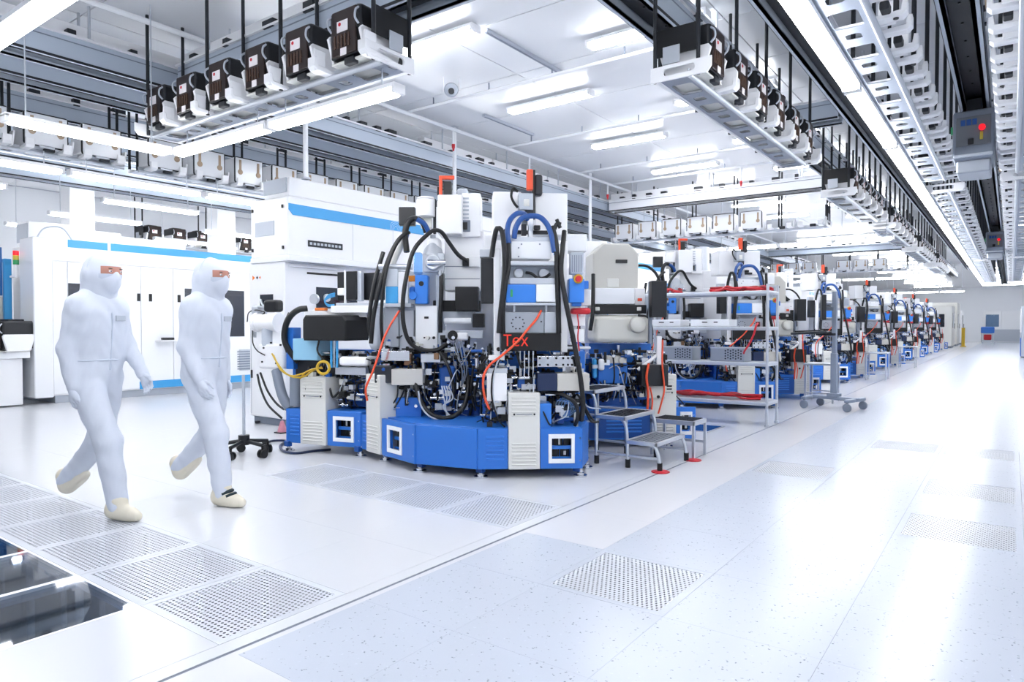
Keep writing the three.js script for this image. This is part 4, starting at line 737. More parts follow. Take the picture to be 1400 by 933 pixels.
  part(G, 'vacuum_pipe', [cyl(0.085, 0.28, ...L(366, 441, 0.3).toArray(), 'x', 18), cyl(0.1, 0.03, ...L(352, 441, 0.3).toArray(), 'x', 18), cyl(0.1, 0.03, ...L(380, 441, .3).toArray(), 'x', 18)], M.white); part(G, 'vacuum_elbow', [cyl(0.06, 0.3, ...L(366, 462, 0.3).toArray(), 'y', 16)], M.lightGrey); B('vacuum_chamber', M.white, 352, 470, 388, 505, 0.24, 0.24, 0.03); B('chamber_flange', M.alu, 343, 418, 352, 462, 0.3, 0.16, 0.02); B('chamber_tray', M.white, 350, 452, 390, 476, 0.3, 0.14, 0.01);
  B('chamber_motor', M.charcoal, 359, 410, 378, 427, 0.32, 0.12, 0.03); for (const [x, y] of [[360, 476], [370, 469], [383, 472], [377, 497], [358, 495]]) B('chamber_bolt', M.darkGrey, x - 1.2, y - 1.2, x + 1.2, y + 1.2, 0.235, 0.012, 0.003);
  H('black_lead', M.rubber, [[352, 512, .3], [356, 530, .26], [366, 553, .22], [385, 572, .14]], 0.011); H('black_lead', M.rubber, [[356, 510, .28], [366, 535, .22], [378, 552, .16], [388, 560, .1]], 0.011); H('thin_lead', M.rubber, [[338, 440, .4], [340, 428, .34], [350, 424, .3], [362, 427, .28]], 0.006); H('thin_lead', M.rubber, [[345, 452, .3], [346, 470, .26], [352, 480, .24], [362, 486, .22]], 0.006); H('thin_lead', M.rubber, [[344, 442, .28], [354, 434, .28], [362, 428, .28]], 0.008);
  B('inner_frame', M.blue, 400, 478, 500, 556, 0.36, 0.2); B('deck_block', M.blueDeep, 470, 515, 500, 556, 0.2, 0.3); B('blue_side', M.blue, 447, 514, 475, 556, 0.33, 0.1);
  clutter(G, [-0.2, 0.5, 0.45, 0.95, -0.34, -0.05], 80, 41, 20);
  return m;
}
const sideMachine = makeSideMachine('smaller blue-based machine with a long black cover and yellow cables');
copyThing(sideMachine, [-5.25, 0, -4.6 - PITCH], null, 'smaller blue-based machine with black cover half hidden beyond the machine with red letters');

// ================================================================ tall white tool with blue stripe
function whiteTool(label) {
  const m = thing('white_process_tool', label, 'tool', [-7.17, 0, -6.25]);
  const fx = 0.37, z0 = 1.35, z1 = -1.4, X0 = -0.37;
  const sp = (n, mat, x0, x1, y0, y1, za, zb, r = 0.02, l) => part(m, n, span(x0, x1, y0, y1, za, zb, r), mat, l);
  sp('upper_body', M.white, X0 - .0, fx, 2.02, 2.72, z0 + 0.02, z1); sp('roof_box', M.white, X0 + .22, fx - 0.02, 2.72, 2.95, z0 - 0.02, z1 + 0.1, 0.02); sp('roof_end', M.lightGrey, X0 + .24, fx - 0.06, 2.77, 2.94, z0 - 0.02, z0 + 0.0, 0.004);
  sp('lower_body', M.white, X0 - .08, fx - 0.1, 0.09, 2.0, z0 + 0.0, z1); sp('ledge', M.whiteGloss, X0, fx + 0.04, 1.96, 2.03, z0 + 0.03, z1, 0.01); sp('plinth', M.midGrey, X0 - .05, fx - 0.15, 0.0, 0.09, z0 - 0.04, z1 + .04, 0.004);
  const st = extrude([[0.1, 2.50], [2.3, 2.50], [2.3, 2.63], [0.04, 2.63], [0.04, 2.56]], 0.006, 0.001); st.rotateY(Math.PI / 2); st.translate(fx + 0.001, 0, z0 + 0.05); const sm = part(m, 'blue_stripe', st, M.skyBlue, 'sky blue stripe with faint rounded line emblem');
  const em = []; for (let i = 0; i < 4; i++) { const r = 0.022 + 0.022 * i, c = -0.35; em.push(tube([[fx + 0.008, 2.505, c + r + .02], [fx + 0.008, 2.53 + r * 0.7, c + r], [fx + 0.008, 2.54 + r, c], [fx + 0.008, 2.53 + r * 0.7, c - r], [fx + 0.008, 2.505, c - r - .02]].map(p => [p[0], Math.min(p[1], 2.625), p[2]]), 0.0016, 4, 5)); } part(sm, 'line_emblem', em, M.whiteGloss);
  const z = k => z0 - k; sp('small_sign', M.lightGrey, X0 + .1, X0 + .48, 2.28, 2.45, z0 + 0.02, z0 + 0.026, 0); for (const [x, y] of [[X0 + .05, 2.6], [fx - .09, 2.6], [X0 + .05, 2.12], [fx - .08, 2.12]]) part(m, 'latch', box(0.025, 0.04, 0.02, x, y, z0 + 0.03, .004), M.black);
  part(m, 'vent_strip', [bar(0.008, 0.075, 0.52, fx + 0.003, 2.19, z0 - 0.52)], M.darkGrey); const vs = []; for (let i = 0; i < 9; i++) vs.push(bar(0.01, 0.03, 0.035, fx + 0.006, 2.19, z0 - 0.3 - i * 0.054)); part(m, 'vent_fins', vs, M.lightGrey);
  sp('painted_slot_shade', M.black, fx - 0.1, fx - 0.096, 1.83, 1.855, z0 - 0.32, z0 - 1.0, 0); sp('slot_shelf', M.whiteGloss, fx - 0.1, fx - 0.06, 1.9, 1.915, z0 - 0.05, z0 - 0.8, 0.002); sp('port_window', M.windowDark, fx - 0.1, fx - 0.09, 1.42, 1.68, z0 - 0.45, z0 - 1.1, 0.003); part(m, 'port_fan', cyl(0.05, 0.03, fx - 0.08, 1.55, z0 - 0.6, 'x', 16), M.alu);  // slot is a flat black strip; its inner shade is painted, not recessed
  sp('side_window', M.windowDark, X0 + .16, X0 + .42, 1.4, 1.58, z0 + 0.0, z0 + 0.006, 0); part(m, 'side_window_fitting', tube([[X0 + .2, 1.52, z0 + .02], [X0 + .26, 1.46, z0 + .04], [X0 + .32, 1.42, z0 + .03]], 0.012), M.alu);
  part(m, 'warning_mark', [plain(new THREE.CircleGeometry(0.035, 3)).translate(X0 + .02, 1.79, z0 + 0.003)], std(0xee7a1c, .5)); part(m, 'warning_mark', [plain(new THREE.CircleGeometry(0.022, 4)).translate(X0 + .1, 1.79, z0 + 0.003)], M.black); part(m, 'warning_mark', [plain(new THREE.CircleGeometry(0.022, 3)).rotateZ(Math.PI).translate(X0 + .16, 1.79, z0 + 0.003)], std(0xee7a1c, .5));
  sp('side_seam', M.midGrey, X0, X0 + .52, 1.995, 2.0, z0 + 0.0, z0 + 0.004, 0); sp('door_handle', M.black, X0 - .03, X0 - .01, 0.56, 0.66, z0, z0 + .02, 0.004); sp('door_gap', M.midGrey, X0 - .045, X0 - .04, 0.12, 1.2, z0, z0 + 0.003, 0); part(m, 'foot_pads', [cyl(0.03, 0.03, X0 + .05, 0.015, z0 - .02), cyl(0.03, 0.03, fx - .2, 0.015, z0 - .02)], M.darkGrey);
  for (let i = 0; i < 3; i++) sp('panel_seam', M.lightGrey, fx + 0.0, fx + 0.002, 2.04, 2.49, z0 - 0.95 - i * 0.7, z0 - 0.954 - i * .7, 0);
  return m;
}
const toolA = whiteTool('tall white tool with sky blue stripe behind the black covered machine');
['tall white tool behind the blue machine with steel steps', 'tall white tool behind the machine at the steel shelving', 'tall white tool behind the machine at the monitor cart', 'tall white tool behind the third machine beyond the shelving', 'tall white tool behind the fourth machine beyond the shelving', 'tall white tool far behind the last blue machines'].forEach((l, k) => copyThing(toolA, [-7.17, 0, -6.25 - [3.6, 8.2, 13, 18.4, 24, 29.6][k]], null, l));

// ================================================================ white cabinets on the left
{
  const zAt = px => onPlane(px, 450, 'x', -11.9).z, zc = zAt(72);
  const m = thing('white_cabinet_row', 'long white equipment cabinet with blue top stripe and dark windows', 'cabinet', [-11.9, 0, zc]);
  const q = px => zAt(px) - zc, zEnd = q(372);
  const sp = (n, mat, x0, x1, y0, y1, za, zb, r = 0.012, l) => part(m, n, span(x0, x1, y0, y1, za, zb, r), mat, l);
  sp('body', M.white, -1.6, -0.02, 0.12, 2.5, 0, zEnd); sp('plinth', M.lightGrey, -1.5, -0.08, 0, 0.12, -0.05, zEnd + .05, 0);
  const seams = [72, 93, 193, 237, 300, 372];
  for (let i = 0; i < seams.length - 1; i++) { const d = sp('door_panel', M.whiteGloss, -0.02, 0.0, 0.14, 2.2, q(seams[i]) - 0.006, q(seams[i + 1]) + 0.006, 0.006); }
  sp('top_panel', M.whiteGloss, -0.02, 0.004, 2.21, 2.5, -0.0, zEnd, 0.006); sp('blue_stripe', M.skyBlue, 0.003, 0.012, 2.43, 2.55, q(94), zEnd, 0.003, 'sky blue stripe'); sp('stripe_divider', M.white, 0.0, 0.02, 2.38, 2.56, q(148), q(152), 0);
  sp('dark_window', M.windowDark, -0.002, 0.006, 1.4, 1.87, q(94), q(150), 0.002, 'dark window'); sp('dark_window', M.windowDark, -0.002, 0.006, 1.0, 1.87, q(253), q(334), 0.002, 'dark window'); sp('window_rim', M.lightGrey, -.002, .004, 1.37, 1.4, q(94), q(150), 0);
  for (const px of [190, 206, 245]) { sp('latch', M.black, 0, 0.016, 1.62, 1.75, q(px - 2), q(px + 2), 0.004); }
  sp('shelf_lip', M.white, 0, 0.2, 0.93, 0.95, q(212), q(240), 0.004); part(m, 'shelf_tool', box(0.08, 0.04, 0.2, 0.08, 0.98, q(226), 0.01), M.charcoal); sp('base_stripe', M.skyBlue, 0.0, 0.01, 0.13, 0.26, q(190), zEnd, 0.003, 'sky blue base stripe');
  sp('vent', M.lightGrey, 0.0, 0.006, 0.35, 0.75, q(327), q(342), 0); const gv = []; for (let i = 0; i < 8; i++) gv.push(bar(0.01, 0.02, 0.3, 0.006, 0.38 + i * 0.047, q(334))); part(m, 'vent_fins', gv, M.midGrey);
  sp('side_column', M.whiteGloss, -0.5, 0.03, 0.1, 2.55, 0.0, 0.26, 0.02); sp('side_panel', M.white, -1.5, -0.6, 0.1, 2.5, 0.0, 0.03, 0.01); sp('side_latch', M.midGrey, 0.0, 0.01, 0.42, 0.54, q(91), q(95), 0);
  part(m, 'cable_loop', tube([[-.3, 2.55, 0.1], [-.25, 2.72, 0.0], [-.15, 2.74, -0.2], [-.1, 2.52, -0.35]], 0.012), M.lightGrey);
  for (const [px, w, h, d] of [[100, 0.8, 0.35, .5], [160, 0.7, 0.3, .4], [230, 1.2, 0.24, .6]]) { const b = thing('roof_unit', `pale grey box unit on the cabinet roof, ${h > .3 ? 'tallest of three' : h > .25 ? 'the middle one' : 'the lowest and longest'}`, 'box', [-12.7, 2.5, zAt(px)]); part(b, 'casing', box(d, h, w, 0, h / 2, 0, 0.01), M.white); part(b, 'end_face', box(d - .06, h - .06, 0.01, 0, h / 2, w / 2 + .003, 0), M.lightGrey); }
}
{ // blue faced unit and load port at the far left
  const m = thing('blue_panel_cabinet', 'cabinet with a large blue upper panel beside the load port', 'cabinet', [-13.1, 0, -3.3]);
  part(m, 'body', box(1.4, 2.1, 1.9, -0.3, 1.15, 0.3, 0.02), M.white); part(m, 'blue_panel', box(0.02, 0.75, 1.8, 0.41, 2.05, 0.3, 0.006), std(0x1565ad, 0.35), 'blue upper panel'); part(m, 'grey_panel', box(0.02, 0.4, 1.8, 0.41, 1.45, 0.3, 0.006), M.beige); part(m, 'base', box(1.3, 0.1, 1.8, -0.3, 0.05, 0.3, 0), M.midGrey); part(m, 'blue_corner_post', box(0.1, 2.2, 0.1, 0.42, 1.15, -0.66, 0.01), M.skyBlue);
  const t = thing('signal_tower', 'slim signal tower with red, yellow and green lamps', 'signal tower', [-12.42, 1.95, -4.0]);
  part(t, 'pole', cyl(0.02, 0.2, 0, 0.1, 0), M.white); part(t, 'pole_bracket', box(0.2, 0.03, 0.05, -0.1, 0.02, 0, .004), M.white); part(t, 'green_lamp', cyl(0.04, 0.07, 0, 0.235, 0), M.lampGreen); part(t, 'yellow_lamp', cyl(0.04, 0.07, 0, 0.305, 0), M.lampYellow); part(t, 'red_lamp', cyl(0.04, 0.07, 0, 0.375, 0), M.lampRed);
  const l = thing('load_port', 'white load port stand holding a row of black pods', 'load port', [-12.2, 0, -3.24]);
  part(l, 'stand', box(0.5, 0.7, 1.35, 0, 0.37, 0, 0.012), M.white); part(l, 'counter', box(0.6, 0.1, 1.5, 0.02, 0.77, 0.0, 0.01), M.whiteGloss); for (const z of [-0.32, 0.08]) part(l, 'seam', box(0.006, 0.64, 0.012, 0.25, 0.37, z, 0), M.lightGrey); for (const z of [-0.25, 0.16]) part(l, 'latch', box(0.012, 0.06, 0.02, 0.255, 0.26, z, 0.003), M.black);
  for (let i = 0; i < 3; i++) { const p = copyThing(podProto, [-12.0, 0.82, -3.72 + i * 0.5], 0.35, `black wafer pod on the load port counter, ${ordinal[i]} from the white cabinet`, 'pods on the load port'); p.scale.setScalar(1.25); }
  const pr = thing('grey_hood', 'grey rounded hood behind the load port pods', 'hood', [-12.9, 1.3, -3.1]); part(pr, 'hood_shell', box(0.32, 0.36, 0.5, 0.4, 0.1, 0, 0.06), M.beige); part(pr, 'hood_edge', box(0.03, 0.34, 0.05, 0.55, 0.09, -0.25, 0.01), M.charcoal);
}

// ================================================================ steel steps, bench, shelving, cart
{
  const m = thing('steel_steps', 'three-tread steel steps with mesh treads beside the machine', 'steps', [-2.8, 0, -5.52]);
  const hw = 0.3, tread = [[0.31, 0.235, 0.45], [0.02, 0.43, 0.16], [-0.28, 0.64, -0.14]];
  tread.forEach(([x, y], i) => {
    const fr = part(m, 'tread_frame', [span(x - .15, x + .15, y - .035, y, -hw, -hw + .025, .006), span(x - .15, x + .15, y - .035, y, hw - .025, hw, .006), span(x - .15, x - .125, y - .035, y, -hw, hw, .006), span(x + .125, x + .15, y - .035, y, -hw, hw, .006)], M.steel);
    const gs = []; for (let k = 0; k < 7; k++) gs.push(bar(0.012, 0.018, 2 * hw - .04, x - .12 + k * .04, y - .014, 0)); for (let k = 0; k < 13; k++) gs.push(bar(0.26, 0.018, 0.01, x, y - .014, -hw + .04 + k * .0435));
    part(fr, 'tread_grid', gs, i ? M.darkGrey : M.steelDull).userData.kind = 'stuff';
    for (const z of [-hw + .015, hw - .015]) {
      part(m, 'front_leg', tube([[x + .05, y - .02, z], [x + .115, y - .03, z], [x + .145, y - .08, z], [x + .165, .06, z]], 0.015, 10), M.steel);
      part(m, 'rubber_foot', cyl(0.022, 0.07, x + .167, 0.035, z, 'y', 12), M.rubber);
    }
  });
  for (const z of [-hw + .015, hw - .015]) { part(m, 'rear_leg', stick([-0.42, 0.62, z], [-0.43, 0.05, z], 0.015, 10), M.steel); part(m, 'rubber_foot', cyl(0.022, 0.07, -0.43, 0.035, z, 'y', 12), M.rubber); part(m, 'base_rail', stick([-0.43, 0.1, z], [0.47, 0.1, z], 0.012), M.steel); part(m, 'side_rail', stick([-0.4, 0.42, z], [0.0, 0.42, z], 0.012), M.steel); }
  part(m, 'rear_bar', stick([-0.42, 0.3, -hw], [-0.42, 0.3, hw], 0.012), M.steel);
  for (const [dx, dz, l] of [[-2.8 + .49, -5.52 + .3, 'red floor marker under the lowest tread facing the walkway'], [-2.8 + .52, -5.52 - .33, 'red floor marker under the lowest tread nearest the bench']]) { const r = thing('floor_marker', l, 'marker', [dx, 0.001, dz]); part(r, 'red_disc', cyl(0.075, 0.006, 0, 0.003, 0, 'y', 20), M.red); part(r, 'red_rim', cyl(0.05, 0.003, 0, 0.0075, 0, 'y', 20), M.red); }
  const b = thing('steel_bench', 'low steel bench frame with perforated top beside the steps', 'bench', [-2.5, 0, -6.05]); b.scale.set(0.72, 1, 0.62);
  part(b, 'bench_frame', [span(-.3, .3, .3, .34, .22, .25), span(-.3, .3, .3, .34, -.25, -.22), span(-.3, -.27, .3, .34, -.25, .25), span(.27, .3, .3, .34, -.25, .25)], M.steel); part(b, 'bench_top', box(0.54, 0.01, 0.44, 0, 0.333, 0, 0.002), M.steelDull); const gg = []; for (let k = 0; k < 8; k++) gg.push(bar(0.52, 0.006, 0.012, 0, 0.341, -.19 + k * .054)); part(b, 'bench_ribs', gg, M.darkGrey);
  for (const x of [-.28, .28]) for (const z of [-.23, .23]) part(b, 'leg', box(0.035, 0.3, 0.035, x, 0.15, z, 0.004), M.steel); part(b, 'stretcher', box(0.56, 0.025, 0.02, 0, 0.12, -.23, .003), M.steel);
}
{
  const X0 = -3.95, X1 = -2.33, Z0 = -8.72, Z1 = -8.3;
  const m = thing('steel_shelving', 'open steel shelving unit with four shelves in front of the second machine', 'shelving', [X1, 0, Z1]);
  const L = X1 - X0, D = Z1 - Z0;
  for (const x of [0, -L]) for (const z of [0, -D]) part(m, 'post', [stick([x, 0.0, z], [x, 1.7, z], 0.017, 10), cyl(0.026, 0.03, x, 0.015, z)], M.steel);
  const ys = [0.27, 0.74, 1.17, 1.6]; ys.forEach(y => part(m, 'shelf_board', [box(L + .03, 0.045, D + .03, -L / 2, y, -D / 2, 0.012)], M.alu));
  const put1 = (n, l, c, x, y, z, gr) => thing(n, l, c, [X1 + x, ys[y] + 0.0225, Z1 + z], 0, gr);
  // red straps
  const strap = (x0, x1, y, z, label, n, sd) => { const o = put1('red_strap_bundle', label, 'straps', x0, y, z); seed(sd); for (let i = 0; i < n; i++) { const pts = []; for (let k = 0; k <= 7; k++) pts.push([(x1 - x0) * k / 7, 0.014 + rnd(0, 0.055), rnd(-0.12, 0.12)]); part(o, 'strap', tube(pts, rnd(0.011, 0.017), 6, 6), i % 3 ? M.red : std(0x9c1f2a, .5)); } };
  strap(-1.45, -0.12, 0, -0.2, 'tangle of red straps on the lowest shelf board', 6, 51); strap(-1.5, -1.15, 3, -0.2, 'short red strap bundle at the machine end of the top board', 3, 52); strap(-0.75, 0.0, 3, -0.18, 'long red strap bundle on the aisle half of the top board', 5, 53);
  for (const [x, l] of [[-1.15, 'perforated grey metal box on the second board, nearer the wall end'], [-0.5, 'perforated grey metal box on the second board, nearer the aisle end']]) {
    const o = put1('perforated_box', l, 'box', x, 1, -0.2, 'perforated boxes'); part(o, 'box_shell', box(0.42, 0.16, 0.28, 0, 0.082, 0, 0.006), M.steelDull);
    const hs = []; for (let i = 0; i < 7; i++) for (let j = 0; j < 4; j++) hs.push(cyl(0.01, 0.006, -0.02 + i * 0.032, 0.035 + j * 0.032 + (i % 2) * .012, 0.14, 'z', 8)); part(o, 'perforations', hs, M.darkGrey).userData.kind = 'stuff'; part(o, 'box_rim', box(0.43, 0.012, 0.29, 0, 0.166, 0, 0.003), M.alu);
  }
  for (const [x, w, l] of [[-1.3, 0.4, 'white instrument tray on the third board at the machine end'], [-0.72, 0.5, 'long white instrument tray in the middle of the third board']]) { const o = put1('instrument_tray', l, 'tray', x, 2, -0.2); part(o, 'tray_body', box(w, 0.09, 0.3, 0, 0.046, 0, 0.012), M.whiteGloss); part(o, 'tray_handle', [box(0.07, 0.012, 0.012, -.06, 0.055, 0.155, 0.003), box(0.05, 0.012, 0.012, .08, 0.055, 0.155, 0.003)], M.black); }
  { const o = put1('red_hanging_strap', 'red strap hanging from the third board to the metal box', 'strap', -0.14, 2, -0.1); part(o, 'strap_run', tube([[0, 0.04, 0], [0.02, 0.01, .14], [0, -0.08, .15], [-.06, -0.2, .12], [-.14, -0.3, .06], [-.17, -.35, 0]], 0.012), M.red); part(o, 'strap_grip', box(0.05, 0.06, 0.04, 0, 0.03, 0, .01), std(0x5a1a20, .5)); }
  const v = thing('dark_floor_hatch', 'dark glass floor hatch in front of the steel shelving', 'hatch', [-3.05, 0.002, -7.75]); part(v, 'hatch_pane', box(0.58, 0.006, 0.5, 0, 0.003, 0, 0.001), M.windowDark); part(v, 'hatch_frame', [bar(0.62, 0.007, 0.02, 0, 0.0035, 0.26), bar(0.62, 0.007, 0.02, 0, 0.0035, -0.26), bar(0.02, 0.007, 0.54, .3, .0035, 0), bar(0.02, 0.007, 0.54, -.3, .0035, 0)], M.alu);
}
function monitorCart(pos, turn, label) {
  const m = thing('monitor_cart', label, 'cart', pos, turn);
  part(m, 'column', [box(0.085, 0.62, 0.07, 0, 0.5, 0, 0.01), box(0.065, 0.9, 0.05, 0, 1.25, 0, 0.008)], std(0x8a95a6, 0.4, 0.2)); part(m, 'base_beam', [box(0.7, 0.05, 0.09, 0, 0.16, 0, 0.015), box(0.07, 0.05, 0.55, -0.32, 0.15, 0, 0.015), box(0.07, 0.05, 0.55, 0.3, 0.15, 0, 0.015), box(0.16, 0.06, 0.14, 0, 0.2, 0, .01)], std(0x8a95a6, 0.4, 0.2));
  for (const x of [-.32, .3]) for (const z of [-.25, .25]) part(m, 'caster', [lathe([[0, -.02], [.05, -.02], [.06, -.01], [.06, .01], [.05, .02], [0, .02]], x, 0.061, z, 'z', 20), cyl(0.012, 0.06, x, 0.125, z)], M.midGrey);
  part(m, 'monitor', box(0.06, 0.36, 0.52, -0.16, 1.47, 0.02, 0.015, 0, 0.5, 0), M.charcoal); part(m, 'monitor_arm', box(0.14, 0.06, 0.06, -0.07, 1.45, 0, .01), M.midGrey); part(m, 'keyboard_tray', [box(0.5, 0.035, 0.45, -0.3, 1.1, 0.05, 0.012, 0, 0.2, 0.05), box(0.3, 0.04, 0.06, -.12, 1.08, 0, .01)], M.darkGrey); part(m, 'keyboard', box(0.36, 0.02, 0.16, -0.32, 1.128, 0.12, 0.006, 0, 0.2, 0.05), M.charcoal);
  return m;
}
monitorCart([-2.06, 0, -10.7], -0.25, 'grey monitor cart on casters standing across the dark floor joint');
// bench tables beside the far machines, blue bins
for (const [z, l] of [[-11.65, 'small steel bench beside the machine at the steel shelving'], [-17.2, 'small steel bench beside the machine at the monitor cart'], [-22.75, 'small steel bench beside the third machine beyond the shelving']]) {
  const b = thing('steel_stool_bench', l, 'bench', [-2.42, 0, z]); part(b, 'bench_top', box(0.45, 0.03, 0.5, 0, 0.6, 0, 0.006), M.steel); for (const x of [-.2, .2]) for (const y of [-.22, .22]) part(b, 'leg', box(0.03, 0.59, 0.03, x, 0.295, y, 0.004), M.steel); part(b, 'lower_rail', [box(0.4, 0.025, 0.02, 0, 0.15, -.22), box(0.4, 0.025, 0.02, 0, .15, .22)], M.steel);
}

// ================================================================ small things on the floor at the left
{
  const p = onPlane(345, 625, 'y', 0), m = thing('caster_base', 'black five-wheel caster base with a slim post behind the second walker', 'trolley', [p.x - 0.1, 0, p.z + 0.02]);
  part(m, 'hub', cyl(0.05, 0.09, 0, 0.15, 0), M.charcoal); part(m, 'post', stick([0, 0.18, 0], [0, 0.75, 0], 0.014), M.lightGrey);
  for (let i = 0; i < 5; i++) { const a = i * Math.PI * 0.4 + 0.5, x = Math.sin(a), z = Math.cos(a); part(m, 'spoke', stick([x * .03, 0.14, z * .03], [x * .23, 0.115, z * .23], 0.018, 8), M.charcoal); part(m, 'caster', [put(cyl(0.04, 0.022, 0, 0, -0.018, 'z', 14), x * .23, 0.04, z * .23, 0, a), put(cyl(0.04, 0.022, 0, 0, 0.018, 'z', 14), x * .23, 0.04, z * .23, 0, a), cyl(0.012, 0.06, x * .23, 0.085, z * .23)], M.black); }
  const G0 = (x, y) => { const q = onPlane(x, y, 'y', 0.012); return [q.x, 0.013, q.z]; };
  const c = thing('floor_cable', 'dark blue cable looped on the floor beside the small machine', 'cable'); part(c, 'cable_run', tube([G0(362, 606), G0(374, 603), G0(390, 603), G0(383, 610), G0(390, 618), G0(405, 620), G0(430, 617), G0(452, 615)], 0.012), M.navy); part(c, 'cable_plug', box(0.06, 0.03, 0.03, ...G0(362, 606), .006), M.black);
  const k = onPlane(386, 592, 'y', 0), pk = thing('pink_cone', 'small pink cone on the floor beside the white tool', 'cone', [k.x, 0, k.z]); part(pk, 'cone', lathe([[0.055, 0.0], [0.05, 0.02], [0.02, 0.12], [0.0, 0.13]].slice().reverse().map(q => [q[0], q[1]]), 0, 0.01, 0), std(0xd98f9e, .5)); part(pk, 'cone_base', box(0.13, 0.012, 0.13, 0, 0.006, 0, .004), M.black);
}
// ================================================================ far end of the aisle
{
  for (const [z, h, w, l] of [[-45, 2.3, 2.2, 'pale grey cabinet with black window beyond the last blue machine'], [-49.5, 2.6, 2.4, 'white cabinet second from the last blue machine'], [-54, 2.2, 2.4, 'white cabinet nearest the far end wall']]) {
    const m = thing('end_cabinet', l, 'cabinet', [-3.5, 0, z]); part(m, 'body', box(1.8, h - 0.1, w, 0, h / 2 + .05, 0, 0.03), h < 2.25 ? M.white : M.offwhite); part(m, 'plinth', box(1.7, 0.1, w - .1, 0, 0.05, 0, 0), M.midGrey); part(m, 'window', box(0.03, 0.8, w * 0.5, 0.9, 1.5, 0.1, 0.01), M.windowDark); part(m, 'side_window', box(0.9, 0.7, 0.03, 0.1, 1.5, w / 2 + .0, 0.01), M.windowDark); part(m, 'handle', box(0.03, 0.3, 0.03, 0.91, 1.2, -w * .35, 0.006), M.charcoal);
  }
  const y = thing('yellow_post', 'yellow floor guard post beyond the pale grey cabinet', 'post', [-2.25, 0, -47.3]); part(y, 'post', cyl(0.09, 1.1, 0, 0.55, 0), M.yellow); part(y, 'post_base', cyl(0.16, 0.04, 0, 0.02, 0), M.yellow);
  const t = thing('blue_red_trolley', 'small blue and red trolley at the far end of the aisle', 'trolley', [-1.2, 0, -52]); part(t, 'blue_bin', box(0.7, 0.4, 0.6, 0, 0.95, 0, 0.05), M.blue); part(t, 'red_bin', box(0.4, 0.35, 0.4, 0, 0.5, 0, 0.05), M.red); part(t, 'frame', [stick([-.3, .05, .25], [-.3, .8, .25], .02), stick([.3, .05, .25], [.3, .8, .25], .02), stick([-.3, .05, -.25], [-.3, .8, -.25], .02), stick([.3, .05, -.25], [.3, .8, -.25], .02), bar(0.66, 0.03, 0.56, 0, .3, 0)], M.alu);
  const d = thing('end_door', 'bright white double door in the far end wall', 'door', [-0.6, 0, ROOM.z0 + .06]); part(d, 'door_leaf', box(1.1, 2.3, 0.05, -0.56, 1.15, 0, 0.01), M.whiteGloss); part(d, 'door_leaf', box(1.1, 2.3, 0.05, 0.56, 1.15, 0, 0.01), M.whiteGloss); part(d, 'door_window', box(0.8, 0.9, 0.02, -.56, 1.6, 0.03, 0), M.glass); part(d, 'door_rail', box(2.2, 0.9, 0.02, 0, 0.5, .03, 0), M.lightGrey);
  const r = thing('aisle_cabinet', 'white and blue cabinet on the far side of the aisle', 'cabinet', [0.95, 0, -33]); part(r, 'body', box(1.3, 1.9, 2.4, 0, 1.0, 0, 0.02), M.lightGrey); part(r, 'blue_door', box(0.03, 0.7, 1.2, -.66, .4, 0.3, 0.01), M.blue); part(r, 'white_panel', box(0.03, .9, 2.2, -.66, 1.4, 0, .01), M.white); part(r, 'blue_side', box(0.6, 0.75, 0.03, -.2, 0.42, 1.2, .01), M.blue);
}
{ // a farther overhead shelf of pods and pale ducts above the white cabinets
  const s = podShelf([-15.5, SHELF_Y, -7.2], Math.PI / 2, 8, 0.55, 'hanging overhead pod shelf far beyond the white cabinet roof', undefined, { rods: 3, rodZ: [-0.03, 0.3], full: true });
  addPods(s, [0, 1, 2, 3, 4, 5, 6, 7], 0.55, false, i => `black wafer pod on the shelf beyond the white cabinets, ${ordinal[i]} of eight`, 'pods beyond the white cabinets');
  for (const [z, l] of [[-5.2, 'pale square duct dropping to the white cabinet roof, beside the tallest roof unit'], [-7.9, 'pale square duct dropping to the white cabinet roof, beside the longest roof unit']]) { const d = thing('roof_duct', l, 'duct', [-13.25, 2.5, z]); part(d, 'duct_drop', box(0.4, CEIL - 2.5, 0.4, 0, (CEIL - 2.5) / 2, 0, 0.01), M.white); part(d, 'duct_collar', box(0.5, 0.06, 0.5, 0, 0.05, 0, 0.01), M.lightGrey); }
}
